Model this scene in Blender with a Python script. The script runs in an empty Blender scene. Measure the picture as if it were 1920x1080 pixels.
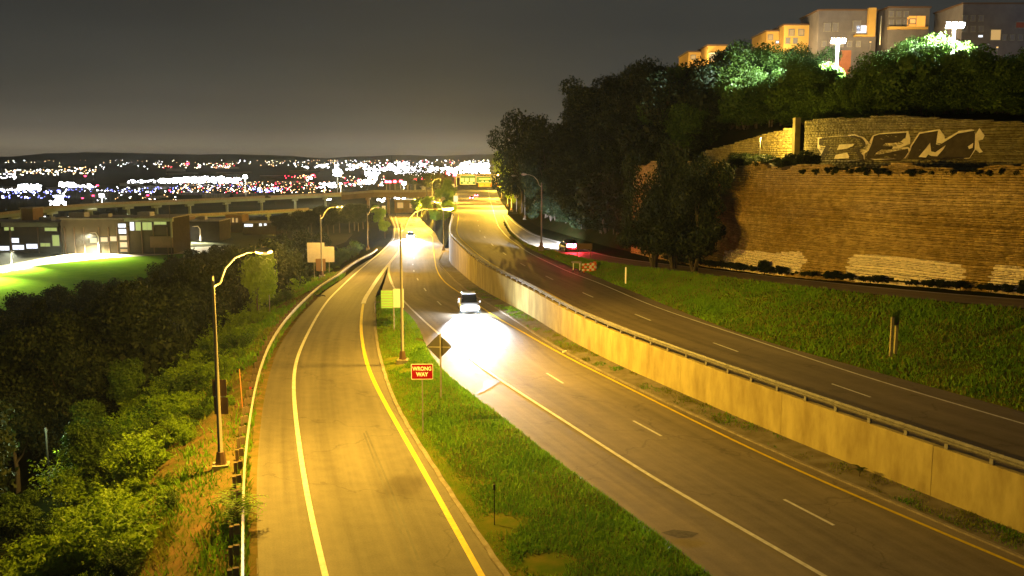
import bpy, bmesh, math, random
import numpy as np
from mathutils import Vector, Matrix
from mathutils.geometry import tessellate_polygon

random.seed(7); rng = np.random.default_rng(7)
SC = bpy.context.scene; COL = SC.collection

# ------------------------------------------------------------------ camera
H = 14.3; F = 1750.0; PIT = math.atan(243 / F)
cam_d = bpy.data.cameras.new('camera'); cam = bpy.data.objects.new('camera', cam_d); COL.objects.link(cam)
cam.location = (0, 0, H); cam.rotation_euler = (math.pi / 2 - PIT, 0, 0)
cam_d.sensor_width = 36; cam_d.lens = 36 * F / 1920; cam_d.clip_start = .2; cam_d.clip_end = 30000
SC.camera = cam

# ------------------------------------------------------------------ night sky, faint added fill, exposure
world = bpy.data.worlds.new('World'); SC.world = world; world.use_nodes = True
nt = world.node_tree; nt.nodes.clear()
wo = nt.nodes.new('ShaderNodeOutputWorld'); bg = nt.nodes.new('ShaderNodeBackground')
tc = nt.nodes.new('ShaderNodeTexCoord'); sp = nt.nodes.new('ShaderNodeSeparateXYZ'); cr = nt.nodes.new('ShaderNodeValToRGB')
nt.links.new(tc.outputs['Generated'], sp.inputs[0]); nt.links.new(sp.outputs['Z'], cr.inputs[0])
els = cr.color_ramp.elements
els[0].position = 0.0; els[0].color = (.27, .22, .145, 1)
els[1].position = 1.0; els[1].color = (.026, .028, .027, 1)
for p, c in ((.012, (.235, .195, .132, 1)), (.03, (.115, .100, .075, 1)), (.055, (.072, .066, .052, 1)), (.09, (.050, .049, .042, 1)), (.134, (.036, .037, .034, 1)), (.3, (.030, .032, .030, 1))):
    e = els.new(p); e.color = c
# thin uneven cloud lit from below by the city
cn = nt.nodes.new('ShaderNodeTexNoise'); cn.inputs['Scale'].default_value = 2.2; cn.inputs['Detail'].default_value = 5
mp = nt.nodes.new('ShaderNodeMapping'); mp.inputs['Scale'].default_value = (1, 1, 5)
nt.links.new(tc.outputs['Generated'], mp.inputs[0]); nt.links.new(mp.outputs[0], cn.inputs['Vector'])
mr = nt.nodes.new('ShaderNodeMapRange'); mr.inputs['From Min'].default_value = .3; mr.inputs['From Max'].default_value = .7
mr.inputs['To Min'].default_value = .86; mr.inputs['To Max'].default_value = 1.14
nt.links.new(cn.outputs['Fac'], mr.inputs['Value'])
mu = nt.nodes.new('ShaderNodeMix'); mu.data_type = 'RGBA'; mu.blend_type = 'MULTIPLY'; mu.inputs['Factor'].default_value = 1
nt.links.new(cr.outputs[0], mu.inputs['A']); nt.links.new(mr.outputs[0], mu.inputs['B'])
nt.links.new(mu.outputs['Result'], bg.inputs[0]); bg.inputs[1].default_value = 1.0
nt.links.new(bg.outputs[0], wo.inputs[0])
sun_d = bpy.data.lights.new('fill_sun', 'SUN'); sun_d.energy = .012; sun_d.angle = math.radians(.5); sun_d.color = (.9, .95, 1)  # weak sun lamp added as ambient night fill
sun = bpy.data.objects.new('fill_sun', sun_d); COL.objects.link(sun); sun.rotation_euler = (math.radians(50), 0, math.radians(-60))
SC.view_settings.view_transform = 'Standard'; SC.view_settings.look = 'None'
SC.view_settings.exposure = 0.0; SC.view_settings.gamma = 1.0; SC.view_settings.use_curve_mapping = False
SC.cycles.use_light_tree = True
SC.cycles.max_bounces = 4; SC.cycles.diffuse_bounces = 2; SC.cycles.glossy_bounces = 2
SC.cycles.sample_clamp_indirect = 4.0

AMBER = (1.0, .57, .058); AMBER_K = 1.0

# ------------------------------------------------------------------ helpers
_pn = np.random.default_rng(99).random((64, 64))
def vnoise(x, y):
    xi, yi = math.floor(x), math.floor(y); fx, fy = x - xi, y - yi; fx = fx * fx * (3 - 2 * fx); fy = fy * fy * (3 - 2 * fy)
    g = lambda i, j: _pn[i % 64, j % 64]
    return (g(xi, yi) * (1 - fx) + g(xi + 1, yi) * fx) * (1 - fy) + (g(xi, yi + 1) * (1 - fx) + g(xi + 1, yi + 1) * fx) * fy
def fbm(x, y): return (vnoise(x, y) + .5 * vnoise(2.1 * x + 9, 2.1 * y) + .25 * vnoise(4.3 * x, 4.3 * y + 5)) / 1.75
def ray(px, py):
    x = (px - 960) / F; y = (540 - py) / F; c, s = math.cos(PIT), math.sin(PIT)
    return Vector((x, c + y * s, -s + y * c))
def W(px, py, zf):
    """world point seen at photograph pixel px,py on the surface z = zf(Y) (or a constant)"""
    d = ray(px, py); f = zf if callable(zf) else (lambda Y: zf)
    t = 5.0; prev = t
    while t < 9000:
        if H + d.z * t <= f(d.y * t): break
        prev = t; t *= 1.02
    a, b = prev, t
    for _ in range(40):
        m = (a + b) / 2
        if H + d.z * m <= f(d.y * m): b = m
        else: a = m
    return Vector((d.x * b, d.y * b, H + d.z * b))
def at_depth(px, py, Y):
    d = ray(px, py); t = Y / d.y; return Vector((d.x * t, Y, H + d.z * t))
def topix(p):
    c, s = math.cos(PIT), math.sin(PIT); x, y, z = p[0], p[1], p[2] - H
    dep = y * c - z * s; up = y * s + z * c
    return 960 + F * x / dep, 540 - F * up / dep

def tag(o, label=None, cat=None, group=None, kind=None):
    if label and len(label.split()) > 16: label = label.replace(' the ', ' ')
    if label and len(label.split()) > 16: label = label.replace('yellow green ', 'green ').replace('well ', '')
    for k, v in (('label', label), ('category', cat), ('group', group), ('kind', kind)):
        if v: o[k] = v
    return o
def empty(name, loc, rz=0.0, label=None, cat=None, group=None):
    o = bpy.data.objects.new(name, None); COL.objects.link(o); o.location = loc; o.rotation_euler = (0, 0, rz)
    o.empty_display_size = .3
    return tag(o, label, cat, group)
class MB:
    def __init__(s): s.v = []; s.f = []; s.m = []; s.uv = None
    def add(s, vs, fs, m=0):
        b = len(s.v); s.v += [tuple(v) for v in vs]; s.f += [tuple(b + i for i in f) for f in fs]; s.m += [m] * len(fs); return s
    def box(s, c, d, rz=0.0, m=0, tilt=None):
        x, y, z = d[0] / 2, d[1] / 2, d[2] / 2
        R = Matrix.Rotation(rz, 3, 'Z')
        if tilt: R = R @ tilt
        vs = [Vector(c) + R @ Vector((i * x, j * y, k * z)) for i in (-1, 1) for j in (-1, 1) for k in (-1, 1)]
        return s.add(vs, [(0, 1, 3, 2), (4, 6, 7, 5), (0, 4, 5, 1), (2, 3, 7, 6), (0, 2, 6, 4), (1, 5, 7, 3)], m)
    def tube(s, pts, rad, n=8, m=0, cap=True):
        pts = [Vector(p) for p in pts]; k = len(pts); rs = rad if isinstance(rad, (list, tuple)) else [rad] * k
        vs = []
        for i, p in enumerate(pts):
            t = (pts[min(i + 1, k - 1)] - pts[max(i - 1, 0)]).normalized()
            a = t.cross(Vector((0, 0, 1)) if abs(t.z) < .9 else Vector((1, 0, 0))).normalized(); b = t.cross(a)
            vs += [p + (a * math.cos(q) + b * math.sin(q)) * rs[i] for q in (2 * math.pi * j / n for j in range(n))]
        fs = [(i * n + j, i * n + (j + 1) % n, (i + 1) * n + (j + 1) % n, (i + 1) * n + j) for i in range(k - 1) for j in range(n)]
        if cap: fs += [tuple(range(n)), tuple(reversed(range((k - 1) * n, k * n)))]
        return s.add(vs, fs, m)
    def prism(s, outline, t, M, m=0):
        """2D outline (CCW) extruded by t along local z, then M"""
        n = len(outline)
        vs = [M @ Vector((x, y, 0)) for x, y in outline] + [M @ Vector((x, y, t)) for x, y in outline]
        tri = tessellate_polygon([[Vector((x, y, 0)) for x, y in outline]])
        fs = [tuple(q) for q in tri] + [tuple(i + n for i in reversed(q)) for q in tri]
        fs += [(i, (i + 1) % n, (i + 1) % n + n, i + n) for i in range(n)]
        return s.add(vs, fs, m)
    def build(s, name, mats, parent=None, smooth=False, uv=None):
        me = bpy.data.meshes.new(name); me.from_pydata(s.v, [], s.f)
        mats = mats if isinstance(mats, (list, tuple)) else [mats]
        for q in mats: me.materials.append(q)
        if len(mats) > 1: me.polygons.foreach_set('material_index', s.m)
        if smooth: me.polygons.foreach_set('use_smooth', [True] * len(me.polygons))
        if uv is not None:
            l = me.uv_layers.new(name='UVMap'); idx = np.empty(len(me.loops), dtype=np.int32); me.loops.foreach_get('vertex_index', idx)
            l.data.foreach_set('uv', np.asarray(uv, dtype=np.float32)[idx].ravel())
        me.update()
        o = bpy.data.objects.new(name, me); COL.objects.link(o)
        if parent: o.parent = parent
        return o
def link_copy(o, parent, loc=None, rz=None, scale=None, label=None):
    c = o.copy(); COL.objects.link(c); c.parent = parent
    if loc is not None: c.location = loc
    if rz is not None: c.rotation_euler = (0, 0, rz)
    if scale is not None: c.scale = scale
    if label: c['label'] = label
    for ch in o.children: link_copy(ch, c)
    return c
def np_mesh(name, V, Fq, mats, parent=None, col=None, matidx=None):
    """fast mesh from numpy: V (n,3), Fq (m,k)"""
    me = bpy.data.meshes.new(name); n, (m, k) = len(V), Fq.shape
    me.vertices.add(n); me.vertices.foreach_set('co', V.astype(np.float32).ravel())
    me.loops.add(m * k); me.loops.foreach_set('vertex_index', Fq.astype(np.int32).ravel())
    me.polygons.add(m); me.polygons.foreach_set('loop_start', np.arange(0, m * k, k, dtype=np.int32))
    me.polygons.foreach_set('loop_total', np.full(m, k, dtype=np.int32))
    for q in (mats if isinstance(mats, (list, tuple)) else [mats]): me.materials.append(q)
    if matidx is not None: me.polygons.foreach_set('material_index', matidx.astype(np.int32))
    if col is not None:
        a = me.color_attributes.new('tint', 'FLOAT_COLOR', 'POINT'); a.data.foreach_set('color', col.astype(np.float32).ravel())
    me.update(calc_edges=True)
    o = bpy.data.objects.new(name, me); COL.objects.link(o)
    if parent: o.parent = parent
    return o

# ------------------------------------------------------------------ materials
def new_mat(name):
    m = bpy.data.materials.new(name); m.use_nodes = True; return m, m.node_tree, m.node_tree.nodes['Principled BSDF']
def mat(name, c, rough=.7, metal=0.0, noise=None, bump=0.0, c2=None, coord='Object', stretch=(1, 1, 1), spec=.3):
    m, t, b = new_mat(name); b.inputs['Roughness'].default_value = rough; b.inputs['Metallic'].default_value = metal
    b.inputs['Specular IOR Level'].default_value = spec
    b.inputs['Base Color'].default_value = (*c, 1)
    if noise:
        co = t.nodes.new('ShaderNodeTexCoord'); ma = t.nodes.new('ShaderNodeMapping'); ma.inputs['Scale'].default_value = stretch
        t.links.new(co.outputs[coord], ma.inputs[0])
        n = t.nodes.new('ShaderNodeTexNoise'); n.inputs['Scale'].default_value = noise; n.inputs['Detail'].default_value = 6; n.inputs['Roughness'].default_value = .65
        t.links.new(ma.outputs[0], n.inputs['Vector'])
        r = t.nodes.new('ShaderNodeValToRGB'); r.color_ramp.elements[0].position = .35; r.color_ramp.elements[1].position = .65
        r.color_ramp.elements[0].color = (*c, 1); r.color_ramp.elements[1].color = (*(c2 or tuple(x * .7 for x in c)), 1)
        t.links.new(n.outputs['Fac'], r.inputs[0]); t.links.new(r.outputs[0], b.inputs['Base Color'])
        if bump:
            bp = t.nodes.new('ShaderNodeBump'); bp.inputs['Strength'].default_value = bump; bp.inputs['Distance'].default_value = .05
            t.links.new(n.outputs['Fac'], bp.inputs['Height']); t.links.new(bp.outputs[0], b.inputs['Normal'])
    return m
def emis(name, c, s, sample=True):
    m, t, b = new_mat(name); b.inputs['Base Color'].default_value = (.02, .02, .02, 1)
    b.inputs['Emission Color'].default_value = (*c, 1); b.inputs['Emission Strength'].default_value = s
    if not sample: m.cycles.emission_sampling = 'NONE'
    return m
def asphalt(name, base, lanes, lane_w, seal=.74):
    """UV: u metres across, v metres along. worn wheel tracks, patches, sealed cracks, aggregate"""
    m, t, b = new_mat(name); L = t.links; N = t.nodes.new
    uv = N('ShaderNodeUVMap'); uv.uv_map = 'UVMap'
    s = N('ShaderNodeSeparateXYZ'); L.new(uv.outputs[0], s.inputs[0])
    def noise(scale, st, det=5):
        ma = N('ShaderNodeMapping'); ma.inputs['Scale'].default_value = st; L.new(uv.outputs[0], ma.inputs[0])
        n = N('ShaderNodeTexNoise'); n.inputs['Scale'].default_value = scale; n.inputs['Detail'].default_value = det; L.new(ma.outputs[0], n.inputs['Vector']); return n
    def math_(op, a, bb):
        q = N('ShaderNodeMath'); q.operation = op
        for i, x in enumerate((a, bb)):
            if isinstance(x, (int, float)): q.inputs[i].default_value = x
            elif x is not None: L.new(x, q.inputs[i])
        return q.outputs[0]
    wave = math_('COSINE', math_('MULTIPLY', math_('ADD', s.outputs[0], lanes), 2 * math.pi / (lane_w / 2)), None)
    streak = noise(1.0, (2.2, .05, 1)); patch = noise(.13, (1.6, .5, 1), 3); fine = noise(14, (1, 1, 1), 3); mid = noise(1.4, (1, 1, 1), 6)
    v = math_('ADD', math_('MULTIPLY', wave, .07), math_('MULTIPLY', math_('SUBTRACT', streak.outputs[0], .5), .9))
    v = math_('ADD', v, math_('MULTIPLY', math_('SUBTRACT', patch.outputs[0], .5), 1.1))
    v = math_('ADD', v, math_('MULTIPLY', math_('SUBTRACT', fine.outputs[0], .5), .55))
    v = math_('ADD', v, math_('MULTIPLY', math_('SUBTRACT', mid.outputs[0], .5), .5))
    v = math_('MULTIPLY', math_('ADD', v, 1.0), 1.0)
    vo = N('ShaderNodeTexVoronoi'); vo.feature = 'DISTANCE_TO_EDGE'; vo.inputs['Scale'].default_value = .11
    ma = N('ShaderNodeMapping'); L.new(uv.outputs[0], ma.inputs[0]); ad = N('ShaderNodeMix'); ad.data_type = 'VECTOR'; ad.inputs['Factor'].default_value = .06
    wn = noise(.8, (1, 1, 1), 4); L.new(ma.outputs[0], ad.inputs['A']); sc_ = N('ShaderNodeVectorMath'); sc_.operation = 'SCALE'; sc_.inputs['Scale'].default_value = 30
    L.new(wn.outputs['Color'], sc_.inputs[0]); L.new(sc_.outputs[0], ad.inputs['B']); L.new(ad.outputs['Result'], vo.inputs['Vector'])
    crack = N('ShaderNodeMapRange'); crack.inputs['From Min'].default_value = .002; crack.inputs['From Max'].default_value = .006
    crack.inputs['To Min'].default_value = seal; L.new(vo.outputs['Distance'], crack.inputs['Value'])
    v = math_('MULTIPLY', v, crack.outputs[0])
    mx = N('ShaderNodeMix'); mx.data_type = 'RGBA'; mx.blend_type = 'MULTIPLY'; mx.inputs['Factor'].default_value = 1; mx.inputs['A'].default_value = (*base, 1)
    L.new(v, mx.inputs['B']); L.new(mx.outputs['Result'], b.inputs['Base Color'])
    b.inputs['Roughness'].default_value = .72; b.inputs['Specular IOR Level'].default_value = .28
    bp = N('ShaderNodeBump'); bp.inputs['Strength'].default_value = .35; bp.inputs['Distance'].default_value = .01
    L.new(fine.outputs['Fac'], bp.inputs['Height']); L.new(bp.outputs[0], b.inputs['Normal'])
    return m
def leafmat(name, c, c2, trans=.35):
    m, t, b = new_mat(name); L = t.links; N = t.nodes.new
    at = N('ShaderNodeAttribute'); at.attribute_name = 'tint'; oi = N('ShaderNodeObjectInfo')
    mx = N('ShaderNodeMix'); mx.data_type = 'RGBA'; mx.inputs['A'].default_value = (*c, 1); mx.inputs['B'].default_value = (*c2, 1)
    ad = N('ShaderNodeMath'); ad.operation = 'MULTIPLY_ADD'; ad.inputs[1].default_value = .5
    L.new(oi.outputs['Random'], ad.inputs[0])
    s2 = N('ShaderNodeMath'); s2.operation = 'MULTIPLY'; s2.inputs[1].default_value = .6; L.new(at.outputs['Fac'], s2.inputs[0]); L.new(s2.outputs[0], ad.inputs[2])
    L.new(ad.outputs[0], mx.inputs['Factor']); L.new(mx.outputs['Result'], b.inputs['Base Color'])
    b.inputs['Roughness'].default_value = .6; b.inputs['Specular IOR Level'].default_value = .25
    tr = N('ShaderNodeBsdfTranslucent'); L.new(mx.outputs['Result'], tr.inputs[0])
    ms = N('ShaderNodeMixShader'); ms.inputs[0].default_value = trans
    L.new(b.outputs[0], ms.inputs[1]); L.new(tr.outputs[0], ms.inputs[2]); L.new(ms.outputs[0], t.nodes['Material Output'].inputs[0])
    return m
def tintmat(name, c, c2, rough=.85, nz=2.0, dark=.6):
    m, t, b = new_mat(name); L = t.links; N = t.nodes.new
    at = N('ShaderNodeAttribute'); at.attribute_name = 'tint'
    mx = N('ShaderNodeMix'); mx.data_type = 'RGBA'; mx.inputs['A'].default_value = (*c, 1); mx.inputs['B'].default_value = (*c2, 1)
    L.new(at.outputs['Fac'], mx.inputs['Factor'])
    co = N('ShaderNodeTexCoord'); n = N('ShaderNodeTexNoise'); n.inputs['Scale'].default_value = nz; n.inputs['Detail'].default_value = 6; L.new(co.outputs['Object'], n.inputs['Vector'])
    r = N('ShaderNodeMapRange'); r.inputs['From Min'].default_value = .3; r.inputs['From Max'].default_value = .7; r.inputs['To Min'].default_value = dark; r.inputs['To Max'].default_value = 1.1
    L.new(n.outputs['Fac'], r.inputs['Value'])
    m2 = N('ShaderNodeMix'); m2.data_type = 'RGBA'; m2.blend_type = 'MULTIPLY'; m2.inputs['Factor'].default_value = 1
    L.new(mx.outputs['Result'], m2.inputs['A']); L.new(r.outputs[0], m2.inputs['B']); L.new(m2.outputs['Result'], b.inputs['Base Color'])
    b.inputs['Roughness'].default_value = rough; b.inputs['Specular IOR Level'].default_value = .2
    return m

M = {
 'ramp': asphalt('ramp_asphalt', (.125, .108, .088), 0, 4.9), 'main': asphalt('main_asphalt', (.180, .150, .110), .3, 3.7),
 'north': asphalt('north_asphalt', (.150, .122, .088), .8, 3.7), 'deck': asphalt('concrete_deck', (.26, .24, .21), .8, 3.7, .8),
 'white': mat('white_road_paint', (.74, .73, .70), .6, noise=3.0, c2=(.52, .50, .47)),
 'yellow': mat('yellow_road_paint', (.78, .60, .02), .6, noise=3.0, c2=(.62, .44, .02)),
 'grass_g': mat('grass_ground', (.070, .12, .006), .9, noise=.8, bump=.4, c2=(.15, .14, .02), spec=.0),
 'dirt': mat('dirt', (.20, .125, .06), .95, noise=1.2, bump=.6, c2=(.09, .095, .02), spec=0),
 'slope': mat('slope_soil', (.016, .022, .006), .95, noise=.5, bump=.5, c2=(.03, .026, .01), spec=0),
 'valley': mat('valley_ground', (.045, .045, .035), .95, noise=.02, c2=(.025, .03, .02), spec=0),
 'gutter': mat('gutter_concrete', (.20, .18, .15), .9, noise=1.0, bump=.5, c2=(.12, .10, .065)),
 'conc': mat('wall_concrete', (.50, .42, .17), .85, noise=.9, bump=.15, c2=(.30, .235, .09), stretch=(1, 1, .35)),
 'curb': mat('curb_concrete', (.34, .30, .25), .9, noise=2, c2=(.2, .17, .13)),
 'steel': mat('galvanised_steel', (.36, .34, .32), .5, .4, noise=3, c2=(.22, .20, .18)),
 'steel_d': mat('dull_steel', (.30, .29, .28), .6, .3, noise=3, c2=(.2, .19, .18)),
 'wood': mat('weathered_wood', (.20, .15, .10), .9, noise=4, c2=(.11, .08, .055), stretch=(1, 1, .2)),
 'pole': mat('painted_pole', (.15, .14, .135), .6, .1), 'brown': mat('brown_back', (.13, .075, .045), .6),
 'signback': mat('aluminium_back', (.34, .30, .30), .6, .1, noise=1.2, c2=(.27, .24, .24)),
 'signback2': mat('pale_panel', (.48, .60, .72), .6, 0), 'lit_panel': mat('lime_lit_panel', (.26, .55, .20), .6, 0),  # white sign panels: lime light and a bluish cast put into their colours
 'red': mat('sign_red', (.22, .004, .012), .85, spec=.05), 'swhite': mat('sign_white', (.82, .80, .76), .45),
 'black': mat('black_paint', (.012, .011, .010), .7), 'rubber': mat('rubber', (.015, .015, .015), .8),
 'glass': mat('dark_glass', (.01, .012, .015), .08, spec=.8), 'chrome': mat('chrome', (.6, .6, .6), .2, 1.0),
 'carsilver': mat('silver_car_paint', (.45, .46, .50), .3, .5, spec=.5), 'cardark': mat('dark_car_paint', (.03, .03, .035), .3, .4, spec=.5),
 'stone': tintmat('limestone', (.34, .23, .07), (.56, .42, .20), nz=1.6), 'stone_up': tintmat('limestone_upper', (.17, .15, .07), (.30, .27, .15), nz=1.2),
 'stone_lit': tintmat('limestone_lit', (.40, .33, .10), (.60, .50, .25)), 'paintpatch': tintmat('pale_cover_paint', (.84, .72, .60), (.88, .80, .68), nz=3, dark=.9),  # stone_lit: brightness of the lit section put into the stone colour
 'gap': mat('wall_joint_dark', (.05, .035, .02), .95),
 'bark': mat('bark', (.10, .08, .06), .9, noise=3, c2=(.05, .04, .03), stretch=(1, 1, .2)),
 'leaf': leafmat('leaves', (.028, .062, .007), (.075, .135, .016)), 'leaf_y': leafmat('leaves_lit', (.10, .20, .004), (.24, .36, .012)),  # leaf_y: lamplight on the foliage put into a brighter leaf colour
 'leaf_d': leafmat('leaves_unlit', (.009, .017, .006), (.022, .035, .010)),  # leaf_d: gloom of the unlit woods put into a darker leaf colour
 'blade': leafmat('grass_blades', (.085, .22, .005), (.19, .36, .010), .3), 'blade_dry': leafmat('dry_grass_blades', (.13, .17, .01), (.24, .24, .03), .3),
}
M['graf_w'] = mat('graffiti_white', (.80, .74, .62), .8, noise=2, c2=(.62, .55, .42)); M['graf_b'] = mat('graffiti_black', (.035, .028, .024), .8, noise=2, c2=(.06, .048, .035))

# ------------------------------------------------------------------ levels and plan curves
def lin(xs, ys, sm=6.0, lo=0, hi=1200):
    g = np.arange(lo, hi, 1.0); v = np.interp(g, xs, ys); k = np.arange(-int(3 * sm), int(3 * sm) + 1); w = np.exp(-k ** 2 / (2 * sm * sm)); w /= w.sum()
    v = np.convolve(np.pad(v, len(k) // 2, mode='edge'), w, 'valid')
    return lambda Y: float(np.interp(Y, g, v))
zS = lin([0, 72, 95, 106, 118, 131, 143, 180, 230, 300, 420, 800], [0, 0, -.4, -.7, -1.0, -1.5, -2.0, -3.9, -6.2, -8.0, -10.5, -15])
zN = lin([0, 205, 225, 300, 400, 700, 1100], [2.2, 2.2, 1.7, -.6, -3.6, -9, -15], 4)
zP = lin([0, 42, 58, 75, 105, 120, 150, 205, 400], [7, 5.9, 5.0, 4.4, 2.8, 2.75, 2.5, 2.2, 0])
class Curve:
    def __init__(s, pts, zf, ext=(), sm=2.5):
        w = [W(x, y, zf) for x, y in pts]; w = [(p.y, p.x) for p in w] + list(ext); w.sort()
        ys = np.array([a for a, _ in w]); xs = np.array([b for _, b in w])
        s.raw = w
        g = np.arange(0, 1200, .5)
        v = np.interp(g, ys, xs)
        k0 = (xs[1] - xs[0]) / (ys[1] - ys[0]); k1 = (xs[-1] - xs[-2]) / (ys[-1] - ys[-2])
        v = np.where(g < ys[0], xs[0] + (g - ys[0]) * k0, v); v = np.where(g > ys[-1], xs[-1] + (g - ys[-1]) * k1, v)
        for rep in range(2):
            sig = sm / .5; k = np.arange(-int(3 * sig), int(3 * sig) + 1); ww = np.exp(-k ** 2 / (2 * sig * sig)); ww /= ww.sum(); n = len(k) // 2
            pad = np.concatenate([v[0] + (v[1] - v[0]) * np.arange(-n, 0), v, v[-1] + (v[-1] - v[-2]) * np.arange(1, n + 1)])
            v = np.convolve(pad, ww, 'valid')
        s.g = g; s.v = v
    def __call__(s, Y): return float(np.interp(Y, s.g, s.v))
    def off(s, d):
        """copy shifted sideways by d metres"""
        c = Curve.__new__(Curve); c.g = s.g; sl = np.gradient(s.v, s.g); c.v = s.v + d * np.sqrt(1 + sl * sl); return c
    def heading(s, Y): return math.atan2(s(Y + .5) - s(Y - .5), 1.0)   # clockwise from +Y
XL = Curve([(482, 1080), (479, 982), (477, 901), (481, 860), (489, 771), (502, 704), (515.5, 664), (537, 625), (565.6, 588.5), (608, 546), (640, 526), (669.6, 500.7), (705, 480), (736, 445), (738, 425), (727, 400)], zS)
XLW = Curve([(610, 1080), (585, 980), (567, 880), (553, 775), (549, 715), (554, 676), (563, 655), (578.5, 622), (596.7, 588.5), (617.8, 559), (643.7, 534), (680.7, 500.7), (717.8, 469), (739, 447), (741, 425), (731, 400)], zS)
XRY = Curve([(903, 1080), (850, 985), (800, 893), (751, 840 - 33), (751, 808), (712.6, 740), (690, 693), (680, 650), (676, 610), (681, 565), (706, 526), (730, 494), (748, 470), (750, 455), (748, 430), (740, 400)], zS)
XI1 = Curve([(946, 1076), (911, 1027), (858, 946), (805.6, 862), (760, 795), (730, 733.5), (712.6, 674), (703.7, 624), (702, 558.5), (716, 530), (730, 494), (748, 470), (750, 455), (748, 430), (740, 400)], zS)
XI2 = Curve([(1333, 1078), (1263, 1020), (1157.5, 946), (1052, 872), (967, 802), (897, 749), (828, 698), (800, 655), (784, 610), (760, 583), (712, 556), (722, 525), (732, 494), (749, 470), (751, 455), (749, 430), (741, 400)], zS)
XAW = Curve([(1545, 1080), (1340, 962), (1228, 900.6), (1122, 830), (1016.7, 763), (918, 700), (819, 624), (791, 598), (759.6, 568.5), (739, 540.7), (733.7, 529.6), (728, 511), (731, 492.6), (749, 470), (752, 455), (750, 430), (742, 400)], zS)
XBY = Curve([(1920, 1064), (1595.6, 927), (1410, 844), (1225, 751), (1109, 693), (1055.6, 666.7), (997.8, 633), (926.7, 593), (853, 543), (847.6, 540), (833.7, 529.6), (822.6, 515), (817, 500), (813, 470), (811, 444), (800, 436), (787, 422), (768, 400)], zS)
XW_top = [(849, 400), (841, 431), (843, 442.6), (865, 465), (884, 483), (911, 501), (958, 526), (1000, 546)]
wpts = [W(x, y, 2.3) for x, y in XW_top]
XWALL = Curve([(1920, 1008), (1783, 953), (1477, 828), (1281, 743), (1145, 683), (1051, 633)], zS, ext=[(p.y, p.x) for p in wpts] + [(240, -17.2), (330, -27)], sm=3)
XNY = XWALL.off(1.35)
XNW = Curve([(1920, 795), (1642, 714), (1457, 652), (1239, 580), (1190, 560), (1125, 531), (1064.5, 509.5), (992, 474.6), (951, 444.5), (934.5, 425), (927, 403), (922, 385), (917, 365)], zN)
XN2 = Curve([(1920, 772), (1799, 739), (1577, 679), (1410, 634), (1271, 581), (1185, 545), (1122, 520), (1060, 494), (992, 466), (957, 440), (944, 418), (953, 397), (945, 385), (937, 373), (930, 353)], zN, sm=3)
XP1 = Curve([(946, 414), (956, 433), (983, 455), (1016, 466), (1050, 474), (1090, 484), (1150, 494), (1240, 505), (1462, 532), (1703, 560), (1920, 578)], zP, sm=3)
XP2 = Curve([(956, 406), (971, 420), (999.5, 438), (1016, 444), (1050, 453), (1088, 462), (1112, 473), (1161, 484), (1240, 493), (1462, 520), (1703, 545), (1920, 561)], zP, sm=3)
_foot = [W(1920, 546, lambda Y: zP(Y) + .4), W(1500, 515, lambda Y: zP(Y) + .4), W(1300, 491, lambda Y: zP(Y) + .4)]
XH = Curve([], zP, ext=[(p.y, p.x) for p in _foot] + [(112, XP2(112) + 3.0), (125, XP2(125) + 2.5), (160, XP2(160) + 2.0), (205, XP2(205) + 2), (260, XN2(260) + 5), (400, XN2(400) + 8)], sm=3)

def ysteps(a, b, d=1.0):
    out = []; y = a
    while y < b: out.append(y); y += d * max(1.0, y / 60)
    out.append(b); return out
def strip(name, A, B, zA, zB, y0, y1, m, nx=1, step=1.0, parent=None, rough=0.0, kind='structure', crown=0.0):
    """sheet between two plan curves; UV in metres"""
    vs, uv = [], []; ys = ysteps(y0, y1, step); along = 0
    for i, y in enumerate(ys):
        a, b = A(y), B(y)
        if i: along += math.hypot(y - ys[i - 1], a - pa)
        pa = a; sl = math.cos(A.heading(y)) if hasattr(A, 'heading') else 1
        for j in range(nx + 1):
            t = j / nx; x = a + (b - a) * t; z = zA(y) * (1 - t) + zB(y) * t + crown * 4 * t * (1 - t)
            if rough and 0 < j < nx: z += rough * (math.sin(x * 1.7 + y * .9) + math.sin(y * 1.3 - x * .8)) * .5
            vs.append((x, y, z)); uv.append((x * sl - y * 0 if 0 else (b - a) * t * sl, along))
    n = nx + 1
    fs = [(i * n + j, i * n + j + 1, (i + 1) * n + j + 1, (i + 1) * n + j) for i in range(len(ys) - 1) for j in range(nx)]
    mb = MB(); mb.add(vs, fs); o = mb.build(name, m, parent, smooth=True, uv=uv)
    if kind and not parent: o['kind'] = kind
    return o
def line(name, C, w, zf, y0, y1, m, parent, dz=.010):
    """painted line of width w centred on curve C (sheet)"""
    vs = []; ys = ysteps(y0, y1, .8)
    for y in ys:
        a = C.heading(y); nx_, ny_ = math.cos(a), -math.sin(a)
        for s_ in (-.5, .5): vs.append((C(y) + nx_ * w * s_, y + ny_ * w * s_, zf(y + ny_ * w * s_) + dz))
    fs = [(2 * i, 2 * i + 1, 2 * i + 3, 2 * i + 2) for i in range(len(ys) - 1)]
    return MB().add(vs, fs).build(name, m, parent)

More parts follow.
